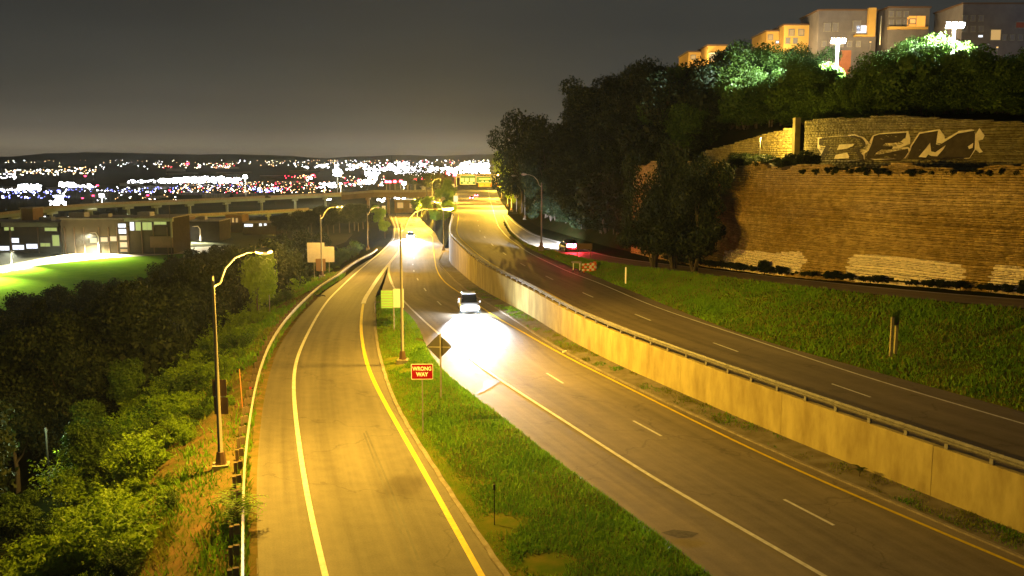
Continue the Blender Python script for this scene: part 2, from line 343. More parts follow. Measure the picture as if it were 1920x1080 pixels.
# ------------------------------------------------------------------ roads
Y0 = 14
ramp = strip('ramp_road', XL, XI1, zS, zS, Y0, 420, M['ramp'], 6); ramp['label'] = 'exit ramp pavement curving along the left guardrail under the amber lamps'
XSR = XWALL.off(-1.7); XSR.v = np.where(XSR.g > 170, np.minimum(XSR.v, XBY.off(2.4).v), XSR.v)
sb = strip('southbound_road', XI2, XSR, zS, zS, Y0, 420, M['main'], 8); sb['label'] = 'southbound carriageway below the concrete median wall'
nb = strip('northbound_road', XWALL.off(.30), XN2, zN, zN, Y0, 204, M['north'], 8); nb['label'] = 'dim northbound carriageway above the median wall'
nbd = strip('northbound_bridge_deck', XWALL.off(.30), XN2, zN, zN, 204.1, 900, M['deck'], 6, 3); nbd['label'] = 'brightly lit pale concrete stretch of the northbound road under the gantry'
path = strip('hillside_ramp_road', XP1, XP2, zP, zP, 20, 203, M['north'], 3); path['label'] = 'narrow ramp road at the foot of the stone wall and hillside'
line('edge_line', XLW, .22, zS, Y0, 400, M['white'], ramp); line('edge_line', XRY, .24, zS, Y0, 94, M['yellow'], ramp)
line('gore_line', XRY, .45, zS, 94.3, 400, M['white'], ramp, .012)
line('edge_line', XAW, .20, zS, Y0, 112, M['white'], sb); line('gore_line', XAW, .30, zS, 112.2, 170, M['white'], sb)
line('edge_line', XBY, .18, zS, Y0, 400, M['yellow'], sb)
line('edge_line', XNY, .16, zN, Y0, 203, M['yellow'], nb); line('edge_line', XNW, .16, zN, Y0, 203, M['white'], nb)
line('edge_line', XNY, .25, zN, 205, 800, M['yellow'], nbd); line('edge_line', XNW, .25, zN, 205, 800, M['white'], nbd)
line('edge_line', XP2.off(-.45), .15, zP, 40, 200, M['white'], path)
line('edge_line', XP1.off(.25), .12, zP, 130, 200, M['white'], path)
# solid wedge where the ramp leaves the northbound road
def dash_row(p_list, zf, parent, w=.13, ln=3.05, extra=()):
    pts = [W(x, y, zf) for x, y in p_list] + [Vector(e) for e in extra]
    first = None
    for i, p in enumerate(pts):
        q = pts[i + 1] if i + 1 < len(pts) else pts[i - 1]; d = (q - p); a = math.atan2(d.x, d.y)
        if i + 1 == len(pts): a += math.pi
        dx, dy = math.sin(a), math.cos(a); nx_, ny_ = dy, -dx
        vs = []
        for k in (-.5, 0, .5):
            for s_ in (-.5, .5):
                y = p.y + dy * ln * k + ny_ * w * s_; vs.append((p.x + dx * ln * k + nx_ * w * s_, y, zf(y) + .010))
        MB().add(vs, [(0, 1, 3, 2), (2, 3, 5, 4)]).build('lane_dash', M['white'], parent)
dash_row([(1515, 960), (1213, 803), (1040, 709), (938, 647), (871, 603), (823.5, 568.5), (797, 543), (783, 523.5), (776, 508), (774, 496), (776, 484), (778, 474)], zS, sb, .15)
dash_row([(1995, 880), (1595, 732), (1360, 651), (1205, 595), (1102, 553), (1030, 521), (980, 496), (946, 476), (923, 459), (909, 445), (900, 433), (897, 423), (896, 414)], zN, nb, .14)
def patch(name, pts, zf, m, parent, dz):
    w = [W(x, y, zf) for x, y in pts]
    tri = tessellate_polygon([[Vector((p.x, p.y, 0)) for p in w]])
    return MB().add([(p.x, p.y, zf(p.y) + dz) for p in w], [tuple(t) for t in tri]).build(name, m, parent)
M['tar'] = mat('tar_stain', (.060, .052, .042), .6, noise=5, c2=(.115, .10, .08))
patch('tar_patch', [(893, 738), (907, 727), (905, 716), (925, 710), (944, 712), (928, 722), (905, 735)], zS, M['tar'], sb, .006)
patch('oil_stain', [(1240, 999), (1262, 993), (1290, 996), (1310, 1000), (1296, 1008), (1270, 1009)], zS, M['tar'], sb, .006)
for k in range(2):   # old tyre scuffs on the ramp
    c = [(682 + k * 9, 812 - k * 22), (700, 860), (718, 905), (738, 960), (760, 1020), (776, 1070)] if k == 0 else [(686, 808), (712, 868), (735, 922), (758, 980), (785, 1050)]
    cc = Curve(c, zS); line('tyre_mark', cc, .10, zS, cc.raw[0][0], cc.raw[-1][0], mat('tyre_mark', (.080, .072, .062), .7, noise=1.5, c2=(.11, .10, .088)), ramp, .006)

# curbs along the island, gutter, expansion joint strips
def curb(name, C, w, h, zf, y0, y1, m, label):
    vs = []; ys = ysteps(y0, y1, 1.2)
    for i, y in enumerate(ys):
        a = C.heading(y); nx_ = math.cos(a); jit = .02 * math.sin(y * 2.3) + .015 * math.sin(y * 5.1)
        for s_, z in ((-.5, -.05), (-.5, h), (.5, h), (.5, -.05)): vs.append((C(y) + nx_ * (w * s_ + jit), y, zf(y) + z))
    fs = [(4 * i + j, 4 * i + j + 1, 4 * i + 5 + j, 4 * i + 4 + j) for i in range(len(ys) - 1) for j in range(3)]
    o = MB().add(vs, fs).build(name, m); o['kind'] = 'structure'; o['label'] = label; return o
curb('island_curb', XI1, .22, .06, zS, Y0, 99, M['curb'], 'crumbling pale curb edging the grass island beside the ramp')
gut = strip('median_gutter', XWALL.off(-1.7), XWALL, lambda Y: zS(Y) + .03, lambda Y: zS(Y) + .16, Y0, 200, M['gutter'], 5, rough=.03); gut['label'] = 'dirty concrete gutter with weeds at the foot of the median wall'
curb('gutter_lip', XWALL.off(-1.72), .2, .07, zS, Y0, 190, M['curb'], 'low concrete lip between the southbound shoulder and the gutter')
# island grass ground, verges
strip('island_ground', XI1.off(.1), XI2.off(-.05), lambda Y: zS(Y) + .05, lambda Y: zS(Y) + .03, Y0, 98.5, M['grass_g'], 8, rough=.05, crown=.15)
zV = lambda Y: zP(Y) - .05
strip('right_verge', XN2.off(-.15), XP1.off(.1), lambda Y: zN(Y) - .02, zV, 20, 201, M['grass_g'], 8, rough=.08)
strip('wall_foot_verge', XP2.off(-.1), XH.off(3), zV, lambda Y: zP(Y) + .4, 20, 203, M['slope'], 3, rough=.05)

# ------------------------------------------------------------------ terrain left, valley, hill right
def loft(name, C, prof, y0, y1, m, step=3.0, jitter=.25):
    vs = []; ys = ysteps(y0, y1, step); n = None
    for i, y in enumerate(ys):
        row = prof(y); n = len(row)
        for j, (dx, z) in enumerate(row):
            jz = 0 if j == 0 else jitter * (math.sin(y * .31 + j * 2.1) + math.sin(y * .13 + j)); vs.append((C(y) + dx, y, z + jz))
    fs = [(i * n + j, i * n + j + 1, (i + 1) * n + j + 1, (i + 1) * n + j) for i in range(len(ys) - 1) for j in range(n - 1)]
    o = MB().add(vs, fs).build(name, m, smooth=True); o['kind'] = 'structure'; return o
VZ = -16.0
LP = [(0, 0.0), (-1.3, .02), (-2.6, -.15), (-4.5, -.9), (-7, -2.3), (-11, -4.5), (-17, -7.4), (-26, -10.6), (-40, -13.6), (-60, VZ - 1.6), (-75, VZ - 1.8)]
def left_z(off, Y):
    z = zS(Y); o = np.array([-a for a, _ in LP]); d = np.array([b for _, b in LP]); v = z + float(np.interp(off, o, d))
    return max(v, VZ - .3) if off > 20 else v
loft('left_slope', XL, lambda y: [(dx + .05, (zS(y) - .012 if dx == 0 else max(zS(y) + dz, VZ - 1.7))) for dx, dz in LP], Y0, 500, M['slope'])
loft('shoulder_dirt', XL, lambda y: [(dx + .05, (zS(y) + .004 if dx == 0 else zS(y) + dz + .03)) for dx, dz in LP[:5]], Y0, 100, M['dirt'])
MB().add([(-9000, -200, VZ - .5), (9000, -200, VZ - .5), (9000, 16000, VZ - .5), (-9000, 16000, VZ - .5)], [(0, 1, 2, 3)]).build('ground', M['valley'])['kind'] = 'structure'
def wallw(Y): t = min(1, max(0, (Y - 108) / 8)); return 1 - t * t * (3 - 2 * t)
def hill_prof(y):
    w = wallw(y); z0 = zP(y) + .35; k = float(np.interp(y, [0, 195, 240, 420, 900], [1, 1, .8, .35, .1]))
    A = [(0, z0), (2.4, 13.1), (7.4, 13.2), (9.6, 17.2), (11, 17.6), (25, 21.5), (45, 25), (70, 26), (160, 27)]
    B = [(0, z0), (2.5, z0 + 2.2 * k), (5, z0 + 6.0 * k), (8.5, z0 + 11 * k), (13, z0 + 15.5 * k), (20, z0 + 19 * k), (38, z0 + 22.5 * k), (75, z0 + 24 * k), (160, z0 + 25 * k)]
    return [(a[0] * w + b[0] * (1 - w), a[1] * w + b[1] * (1 - w)) for a, b in zip(A, B)]
loft('hillside', XH, hill_prof, 10, 900, M['slope'], 2.0, .12)
def hill_z(off, Y):
    p = hill_prof(Y); return float(np.interp(off, [a for a, _ in p], [b for _, b in p]))
# far side between the two carriageways and beyond the wall
strip('median_slope', XSR, XWALL.off(.35), lambda Y: zS(Y) - .01, lambda Y: zN(Y) - .05, 199, 700, M['slope'], 5, 4)

# ------------------------------------------------------------------ concrete median wall with steel rail
TOPW = 2.36
def arc_walk(C, y0, y1, step):
    """Y values spaced step metres along curve C"""
    out = [y0]; y = y0; acc = 0
    while y < y1:
        dy = .05; acc += math.hypot(dy, C(y + dy) - C(y)); y += dy
        if acc >= step: out.append(y); acc = 0
    return out
wall = empty('median_wall', (0, 0, 0), 0, 'long yellow lit concrete retaining wall between the two carriageways', 'wall')
js = arc_walk(XWALL, 14, 200, 9.55); shift = 37.9 - min(js, key=lambda v: abs(v - 37.9)); js = [j + shift for j in js]
CAPW = .34
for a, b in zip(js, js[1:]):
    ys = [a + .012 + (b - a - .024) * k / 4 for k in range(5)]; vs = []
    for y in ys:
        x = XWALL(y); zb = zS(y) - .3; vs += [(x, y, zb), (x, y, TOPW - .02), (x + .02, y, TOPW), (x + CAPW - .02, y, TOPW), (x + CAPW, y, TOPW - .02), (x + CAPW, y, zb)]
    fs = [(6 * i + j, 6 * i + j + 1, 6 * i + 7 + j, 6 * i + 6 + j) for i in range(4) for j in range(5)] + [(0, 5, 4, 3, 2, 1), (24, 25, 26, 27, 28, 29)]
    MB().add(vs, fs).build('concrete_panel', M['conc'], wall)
rail = empty('median_guardrail', (0, 0, 0), 0, 'steel beam guardrail on short posts along the top of the concrete median wall', 'guardrail')
pj = arc_walk(XWALL, 16, 196, 2.12)
pm = MB().box((0, 0, .2), (.13, .17, .44)).build('post', M['steel_d'], rail)
pm.location = (XWALL(pj[0]) + .16, pj[0], TOPW)
for y in pj[1:]:
    link_copy(pm, rail, (XWALL(y) + .16, y, TOPW), -XWALL.heading(y))
for a, b in zip(pj[::2], pj[2::2]):
    ys = [a + .01, (a + b) / 2, b - .01]; vs = []
    prof = [(.02, .22), (-.05, .30), (-.05, .33), (.02, .37), (-.05, .41), (-.05, .44), (.02, .52), (.05, .52), (.05, .22)]
    for y in ys: vs += [(XWALL(y) + .07 + u, y, TOPW + v) for u, v in prof]
    n = len(prof); fs = [(n * i + j, n * i + (j + 1) % n, n * i + n + (j + 1) % n, n * i + n + j) for i in range(2) for j in range(n)]
    MB().add(vs, fs).build('beam', M['steel_d'], rail)

# ------------------------------------------------------------------ left guardrail
gr = empty('ramp_guardrail', (0, 0, 0), 0, 'curving w-beam guardrail with block posts along the left edge of the ramp', 'guardrail')
XG = XL.off(-.45)
gj = arc_walk(XG, 26, 185, 1.905)
gp = MB().box((0, 0, -.05), (.15, .18, 1.5)).build('post', M['wood'], gr); gp.location = (XG(gj[0]) - .42, gj[0], zS(gj[0]))
gb = MB().box((0, 0, .56), (.20, .15, .36)).build('blockout', M['wood'], gr); gb.location = (XG(gj[0]) - .22, gj[0], zS(gj[0]))
for y in gj[1:]:
    a = -XG.heading(y); c, s_ = math.cos(a), math.sin(a)
    link_copy(gp, gr, (XG(y) - .42 * c, y - .42 * s_, zS(y)), a); link_copy(gb, gr, (XG(y) - .22 * c, y - .22 * s_, zS(y)), a)
for a, b in zip(gj[::2], gj[2::2]):
    ys = [a - .05, (a + b) / 2, b + .0]; vs = []
    prof = [(-.04, .42), (.04, .49), (.04, .53), (-.03, .57), (.04, .62), (.04, .66), (-.04, .73), (-.055, .73), (-.055, .42)]
    for y in ys: vs += [(XG(y) + u, y, zS(y) + v) for u, v in prof]
    n = len(prof); fs = [(n * i + j, n * i + (j + 1) % n, n * i + n + (j + 1) % n, n * i + n + j) for i in range(2) for j in range(n)]
    MB().add(vs, fs).build('beam', M['steel'], gr)

# ------------------------------------------------------------------ stone retaining walls on the right
def on_wall(px, py, C):
    d = ray(px, py); lo, hi = 20.0, 200.0
    f = lambda t: d.x * t - C(d.y * t)
    a = lo
    while a < hi and f(a) > 0 or f(a) * f(a + .5) > 0:
        a += .5
        if a > hi: break
    b = a + .5
    for _ in range(30):
        m = (a + b) / 2
        if f(a) * f(m) <= 0: b = m
        else: a = m
    return Vector((d.x * a, d.y * a, H + d.z * a))
def inside(p, poly):
    x, y = p; r = False
    for (x1, y1), (x2, y2) in zip(poly, poly[1:] + poly[:1]):
        if (y1 > y) != (y2 > y) and x < (x2 - x1) * (y - y1) / (y2 - y1) + x1: r = not r
    return r
PATCHES = [[(1352, 510), (1360, 470), (1385, 466), (1450, 474), (1500, 472), (1514, 486), (1500, 512), (1470, 516), (1400, 512)],
           [(1585, 524), (1590, 484), (1612, 478), (1700, 484), (1770, 490), (1810, 500), (1800, 545), (1700, 538), (1620, 530)],
           [(1854, 548), (1862, 500), (1880, 496), (1935, 506), (1935, 560)]]
def stone_wall(name, label, C, y0, y1, zb, zt, mats, rows_h=.30, lmin=.4, lmax=.95, prot=.07, patches=None, lean=.0):
    root = empty(name, (C(y0), y0, 0), 0, label, 'stone wall'); root.location = (0, 0, 0)
    V, Fq, MI, T = [], [], [], []
    wav = lambda y, z_: .34 * (fbm(y * .12, z_ * .25 + 7) - .5)
    z = min(zb(y) for y in (y0, (y0 + y1) / 2, y1)) - .2; zmax = max(zt(y) for y in (y0, (y0 + y1) / 2, y1))
    while z < zmax:
        h = rows_h * random.choice([.6, .8, 1, 1.1, 1.5, 1.9]); y = y0 + random.uniform(0, .3)
        while y < y1:
            L = random.uniform(lmin, lmax); sl = C(y + .3) - C(y); dy = L / math.hypot(1, (sl / .3))
            ye = min(y + dy, y1); zc = z + h / 2
            if zb((y + ye) / 2) - .4 < zc < zt((y + ye) / 2):
                p = random.uniform(0, prot); g = .02; ln = lean * zc; b = len(V)
                for yy in (y + g, ye - g):
                    for zz in (z + g, z + h - g):
                        V.append((C(yy) - p + ln + random.uniform(-.015, .015), yy + random.uniform(-.02, .02), zz + wav(yy, z) + random.uniform(-.02, .02)))
                for yy in (y + g, ye - g):
                    for zz in (z + g, z + h - g): V.append((C(yy) + .35 + ln, yy, zz + wav(yy, z)))
                Fq += [(b, b + 2, b + 3, b + 1), (b, b + 1, b + 5, b + 4), (b + 2, b + 6, b + 7, b + 3), (b + 1, b + 3, b + 7, b + 5), (b, b + 4, b + 6, b + 2)]
                mi = 0
                if patches:
                    q = topix((C(yc := (y + ye) / 2) + ln, yc, zc))
                    if any(inside(q, pp) for pp in patches): mi = 1
                yc_ = (y + ye) / 2; t = min(1, max(0, .45 * random.random() + 1.5 * (fbm(yc_ * .22, zc * .35) - .32))); MI += [mi] * 5; T += [(t, t, t, 1)] * 8
            y = ye
        z += h
    st = np_mesh('stone_courses', np.array(V), np.array(Fq), mats, root, np.array(T), np.array(MI)); st['kind'] = 'stuff'
    ys = np.linspace(y0, y1, 24); vs = []
    for y in ys: vs += [(C(y) + .12 + lean * zb(y), y, zb(y) - .5), (C(y) + .12 + lean * zt(y), y, zt(y) - .05), (C(y) + .8 + lean * zt(y), y, zt(y) - .05)]
    MB().add(vs, [(3 * i + j, 3 * i + 3 + j, 3 * i + 4 + j, 3 * i + 1 + j) for i in range(23) for j in range(2)]).build('mortar_backing', M['gap'], root)
    return root
zfoot = lambda Y: zP(Y) + .35
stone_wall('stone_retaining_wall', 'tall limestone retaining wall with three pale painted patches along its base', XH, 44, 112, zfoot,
           lambda Y: 13.65 + .25 * math.sin(Y * .9) + .15 * math.sin(Y * 2.3), [M['stone'], M['paintpatch']], .115, .18, .55, .10, PATCHES, .02)
XU = XH.off(4.6)
yl = on_wall(1508, 260, XU).y; yr = on_wall(1862, 260, XU).y; yll = on_wall(1320, 262, XU).y; ylr = on_wall(1486, 262, XU).y
def zcap(Y):
    return 17.75 - .9 * max(0, (yr + 6 - Y) / 8) if Y < yr + 6 else 17.75 + .12 * math.sin(Y)
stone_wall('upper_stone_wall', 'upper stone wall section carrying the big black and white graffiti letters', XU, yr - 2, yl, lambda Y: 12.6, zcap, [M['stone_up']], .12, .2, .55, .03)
stone_wall('upper_stone_wall', 'short yellow lit stone wall section left of the graffiti among trees', XU, ylr, yll, lambda Y: 13.4, lambda Y: 17.1 - .12 * (Y - ylr), [M['stone_lit']], .13, .2, .55, .06)
pl = on_wall(1497, 230, XU); MB().box((XU(pl.y) - .15, pl.y, 15.2), (.5, .8, 5.6)).build('stone_pier', M['stone_up'])
tag(bpy.data.objects['stone_pier'], 'narrow plain pier between the bright wall section and the graffiti wall', 'pier')
def Z(pts): return [(1500 + x / 5.333, 205 + y / 5.333) for x, y in pts]
def graf(name, pts, m, d, root):
    w = [on_wall(x, y, XU) for x, y in Z(pts)]
    # finely follow the wall: subdivide edges
    q = []
    for a, b in zip(w, w[1:] + w[:1]): q += [a, (a + b) / 2]
    n = len(q); tri = tessellate_polygon([[Vector((p.y, p.z, 0)) for p in q]])
    vs = [(XU(p.y) - d, p.y, p.z) for p in q] + [(XU(p.y) - d + .012, p.y, p.z) for p in q]
    fs = [tuple(t) for t in tri] + [(i, (i + 1) % n, (i + 1) % n + n, i + n) for i in range(n)]
    return MB().add(vs, fs).build(name, m, root)
GR = empty('graffiti', (XU(66), 66, 13.4), 0, 'large graffiti reading BEM in black letters with white outlines on the upper stone wall', 'graffiti')
GR.location = (0, 0, 0)
graf('letter_outline', [(182, 282), (550, 250), (645, 280), (680, 318), (694, 340), (717, 352), (692, 412), (650, 442), (652, 500), (480, 520), (165, 508), (215, 440), (180, 388)], M['graf_w'], .045, GR)
graf('letter_outline', [(697, 328), (733, 262), (800, 238), (1087, 218), (1108, 290), (1103, 345), (1000, 385), (1085, 378), (1114, 400), (1060, 490), (750, 506), (690, 490), (662, 470), (700, 400), (719, 350)], M['graf_w'], .046, GR)
graf('letter_outline', [(1108, 368), (1196, 232), (1402, 198), (1447, 258), (1454, 296), (1570, 232), (1592, 216), (1718, 198), (1745, 205), (1762, 250), (1800, 188), (1852, 262), (1832, 302), (1788, 312), (1802, 385), (1834, 425), (1800, 436), (1762, 402), (1700, 490), (1200, 500), (1085, 492), (1112, 412)], M['graf_w'], .047, GR)
graf('letter', [(200, 292), (550, 264), (630, 290), (658, 330), (664, 360), (640, 385), (602, 400), (600, 425), (640, 462), (648, 522), (490, 532), (180, 516), (232, 430), (262, 366), (195, 354)], M['graf_b'], .062, GR)['label'] = 'letter B'
graf('letter', [(745, 268), (800, 250), (1072, 233), (1062, 278), (1012, 322), (960, 333), (860, 338), (830, 366), (940, 372), (920, 400), (820, 404), (770, 430), (750, 464), (1085, 392), (1092, 425), (1052, 482), (1000, 522), (700, 512), (662, 484), (690, 420), (722, 352)], M['graf_b'], .063, GR)['label'] = 'letter E'
graf('letter', [(1125, 368), (1206, 245), (1387, 214), (1366, 350), (1400, 357), (1440, 334), (1585, 242), (1752, 212), (1758, 250), (1754, 345), (1752, 400), (1702, 484), (1400, 502), (1200, 502), (1085, 496), (1110, 418)], M['graf_b'], .064, GR)['label'] = 'letter M'
for c in ([(400, 352), (552, 345), (540, 365), (470, 395), (380, 405)], [(365, 455), (480, 432), (500, 470), (495, 490), (350, 495)],
          [(1310, 335), (1320, 420), (1362, 430), (1465, 360), (1440, 402), (1380, 470), (1322, 466), (1290, 450), (1268, 482), (1196, 476), (1242, 420), (1266, 392)], [(1742, 335), (1735, 385), (1700, 396), (1688, 372)]):
    graf('letter_counter', c, M['graf_w'], .078, GR)

# ------------------------------------------------------------------ vegetation
def crown_mesh(name, n, leaf, lobes, seed, flat=.8, droop=0.0):
    r = np.random.default_rng(seed); cs = []; ti = []
    w = np.array([l[3] ** 2 for l in lobes]); w /= w.sum()
    which = r.choice(len(lobes), n, p=w); L = np.array(lobes)[which]
    d = r.normal(size=(n, 3)); d /= np.linalg.norm(d, axis=1)[:, None]; rad = L[:, 3] * (r.random(n) ** .28) * (1 + .18 * np.sin(d[:, 0] * 7 + which) * np.sin(d[:, 1] * 6 + d[:, 2] * 5))
    c = L[:, :3] + d * rad[:, None] * np.array([1, 1, flat])
    c[:, 2] = np.maximum(c[:, 2], .02)
    nrm = d + r.normal(size=(n, 3)) * .7; nrm /= np.linalg.norm(nrm, axis=1)[:, None]
    a = np.cross(nrm, r.normal(size=(n, 3))); a /= np.linalg.norm(a, axis=1)[:, None]; b = np.cross(nrm, a)
    s = leaf * r.uniform(.55, 1.4, n)[:, None]; asp = r.uniform(.4, .8, n)[:, None]
    V = np.stack([c - a * s, c - b * s * asp, c + a * s, c + b * s * asp], 1).reshape(-1, 3)
    t = np.clip(r.random(n) * .6 + .4 * (L[:, 3] * 37 % 1), 0, 1); T = np.repeat(np.stack([t, t, t, np.ones(n)], 1), 4, 0)
    o = np_mesh(name, V, np.arange(4 * n).reshape(n, 4), M['leaf'], None, T)
    me = o.data; bpy.data.objects.remove(o); return me
def tree_lobes(seed, n=9, R=.30):
    r = random.Random(seed); out = [(0, 0, .66, .24)]
    for i in range(n):
        a = r.uniform(0, 6.28); q = r.uniform(.10, R); z = r.uniform(.34, .88); out.append((q * math.cos(a), q * math.sin(a), z, r.uniform(.10, .19) * (1.15 - .5 * abs(z - .6))))
    return out
def bush_lobes(seed, n=9):
    r = random.Random(seed); out = [(0, 0, .45, .36)]
    for i in range(n):
        a = r.uniform(0, 6.28); q = r.uniform(.15, .5); out.append((q * math.cos(a), q * math.sin(a), r.uniform(.15, .72), r.uniform(.14, .28)))
    return out
def poplar_lobes(seed):
    r = random.Random(seed); return [(r.uniform(-.04, .04), r.uniform(-.04, .04), z, .15 * (1.12 - z) + .03) for z in np.linspace(.2, .95, 9)]
def spray_mesh(name, seed, stems=60, per=70, leaf=.028):
    r = np.random.default_rng(seed); n = stems * per
    az = r.uniform(0, 6.283, stems); ln = r.uniform(.55, 1.12, stems); sp_ = r.uniform(.12, .62, stems); sid = np.repeat(np.arange(stems), per); t = r.uniform(.12, 1, n)
    R_ = sp_[sid] * (t ** 1.6); z = ln[sid] * t * (1 - .25 * t * sp_[sid] / .62)
    c = np.stack([R_ * np.cos(az[sid]), R_ * np.sin(az[sid]), z], 1) + r.normal(size=(n, 3)) * (.028 + .03 * (1 - t))[:, None]
    nrm = r.normal(size=(n, 3)) * .6 + np.array([0, 0, .8]); nrm /= np.linalg.norm(nrm, axis=1)[:, None]
    a = np.cross(nrm, r.normal(size=(n, 3))); a /= np.linalg.norm(a, axis=1)[:, None]; b = np.cross(nrm, a); s = leaf * r.uniform(.5, 1.5, n)[:, None]
    V = np.stack([c - a * s, c - b * s * .45, c + a * s, c + b * s * .45], 1).reshape(-1, 3)
    tt = np.clip(r.random(n) * .5 + .5 * (sid * .37 % 1), 0, 1); T = np.repeat(np.stack([tt, tt, tt, np.ones(n)], 1), 4, 0)
    o = np_mesh(name, V, np.arange(4 * n).reshape(n, 4), M['leaf'], None, T); me = o.data; bpy.data.objects.remove(o); return me
SPR = [spray_mesh('spray_crown', 200 + k, 50 + 10 * k) for k in range(4)]
TREES = [crown_mesh('tree_crown', 9500, .017, tree_lobes(k, 9 + k), 10 + k) for k in range(6)]
TREES_W = [crown_mesh('wide_tree_crown', 13000, .0145, tree_lobes(30 + k, 14, .42), 40 + k) for k in range(3)]
BUSH = [crown_mesh('bush_crown', 6500, .030, bush_lobes(k), 60 + k) for k in range(5)]
POP = [crown_mesh('slender_crown', 4500, .017, poplar_lobes(k), 80 + k) for k in range(2)]
def with_mat(me, key):
    c = me.copy(); c.materials.clear(); c.materials.append(M[key]); return c
VAR = {}
for key in ('leaf', 'leaf_y', 'leaf_d'):
    for nm, lst in (('t', TREES), ('w', TREES_W), ('b', BUSH), ('p', POP), ('s', SPR)): VAR[nm, key] = [with_mat(m_, key) for m_ in lst]
def trunk_mesh(seed):
    r = random.Random(seed); mb = MB()
    mb.tube([(0, 0, -.12), (.01, 0, .2), (-.01, .01, .45), (.01, 0, .7)], [.022, .018, .013, .006], 7)
    for i in range(5):
        a = r.uniform(0, 6.28); z = r.uniform(.28, .5); q = r.uniform(.15, .25)
        mb.tube([(0, 0, z), (q * .5 * math.cos(a), q * .5 * math.sin(a), z + .10), (q * math.cos(a), q * math.sin(a), z + .26)], [.010, .007, .003], 5)
    me = mb.build('trunk', M['bark'], None, True); d = me.data; bpy.data.objects.remove(me); return d
TR = [trunk_mesh(k) for k in range(3)]
def stem_mesh(seed):
    r = random.Random(seed); mb = MB()
    for i in range(6):
        a = r.uniform(0, 6.28); q = r.uniform(.15, .4)
        mb.tube([(0, 0, -.1), (q * .4 * math.cos(a), q * .4 * math.sin(a), .3), (q * math.cos(a), q * math.sin(a), .65)], [.02, .013, .005], 5)
    me = mb.build('stems', M['bark'], None, True); d = me.data; bpy.data.objects.remove(me); return d
ST = [stem_mesh(k) for k in range(3)]
def plant(kind, key, loc, h, wid, label, group=None, cat=None, name=None):
    nm = name or {'t': 'tree', 'w': 'broad_tree', 'b': 'bush', 'p': 'slender_tree', 's': 'shrub'}[kind]
    r = empty(nm, loc, random.uniform(0, 6.28), label, cat or ('bush' if kind in 'bs' else 'tree'), group); r.scale = (wid, wid, h)
    c = bpy.data.objects.new('foliage' if kind in 'bs' else 'crown', random.choice(VAR[kind, key])); COL.objects.link(c); c.parent = r
    t = bpy.data.objects.new('stems' if kind in 'bs' else 'trunk', random.choice(ST if kind in 'bs' else TR)); COL.objects.link(t); t.parent = r
    return r
LANDM = [('the near street lamp', 400, 700), ('the footing of the near lamp', 415, 885), ('the bottom left picture corner', 60, 1020), ('the lit valley lawn', 160, 540), ('the two thin stakes', 498, 600), ('the pale sign backs', 601, 490), ('the second street lamp', 604, 440),
 ('the near guardrail bend', 500, 700), ('the guardrail sapling', 455, 960), ('the third street lamp', 690, 430), ('the narrow white sign', 719, 400), ('the hook shaped lamp', 376, 440), ('the left picture edge', 20, 760), ('the sunken dark hollow', 220, 640), ('the near shrub bank', 300, 760),
 ('the first floodlight', 1568, 100), ('the second floodlight', 1786, 80), ('the orange gabled block', 1340, 110), ('the larger orange block', 1500, 90), ('the graffiti letter B', 1580, 250), ('the graffiti letter M', 1780, 240), ('the bright upper wall section', 1400, 250), ('the right picture edge', 1900, 200),
 ('the small white lantern', 1224, 172), ('the big overhanging tree', 960, 290), ('the left end of the stone wall', 1310, 440), ('the red tail light car', 1066, 455), ('the barricades', 1104, 490), ('the unlit lamp pole', 1015, 380), ('the gantry', 950, 335), ('the tiny white light in the woods', 1281, 399), ('the middle of the hill skyline', 1120, 150), ('the first pale wall patch', 1430, 495), ('the second pale wall patch', 1700, 510), ('the third pale wall patch', 1890, 520), ('the stone pier', 1497, 260), ('the graffiti letter E', 1680, 250), ('the loading bays', 265, 425), ('the office stair windows', 230, 445), ('the brown valley building', 440, 420), ('the long white light strip', 380, 336), ('the blue lit yard', 60, 365), ('the white blob at far left', 55, 350), ('the red lamp row', 765, 340), ('the red beacon tower', 160, 330)]
def where(p):
    px, py = topix(p); n, lx, ly = min(LANDM, key=lambda l: (l[1] - px) ** 2 + 1.6 * (l[2] - py) ** 2); d = math.hypot(px - lx, py - ly)
    far = 'just ' if d < 45 else 'well ' if d > 130 else ''
    dx, dy = px - lx, py - ly
    if abs(dx) > 2.2 * abs(dy): rel = 'left of' if dx < 0 else 'right of'
    elif abs(dy) > 2.2 * abs(dx): rel = 'above' if dy < 0 else 'below'
    else: rel = ('above' if dy < 0 else 'below') + (' left of' if dx < 0 else ' right of')
    return far + rel + ' ' + n
def limit(pts): xs = [a for a, _ in pts]; ys = [b for _, b in pts]; return lambda x: float(np.interp(x, xs, ys))
LIML = limit([(-300, 590), (0, 552), (100, 536), (200, 522), (300, 500), (318, 482), (340, 464), (380, 452), (430, 456), (500, 446), (515, 418), (560, 388), (600, 378), (650, 374), (700, 384), (716, 404), (735, 430), (760, 470)])
LIMR = limit([(900, 330), (913, 262), (925, 242), (960, 236), (985, 225), (1000, 190), (1060, 152), (1100, 142), (1140, 147), (1180, 127), (1230, 120), (1280, 114), (1300, 118), (1340, 122), (1362, 84), (1400, 77), (1430, 82), (1445, 86), (1500, 84), (1530, 86), (1560, 128), (1585, 142), (1640, 104), (1690, 82), (1715, 62), (1765, 54), (1790, 92), (1815, 76), (1850, 92), (1880, 96), (1930, 84), (2100, 80)])
placed = []
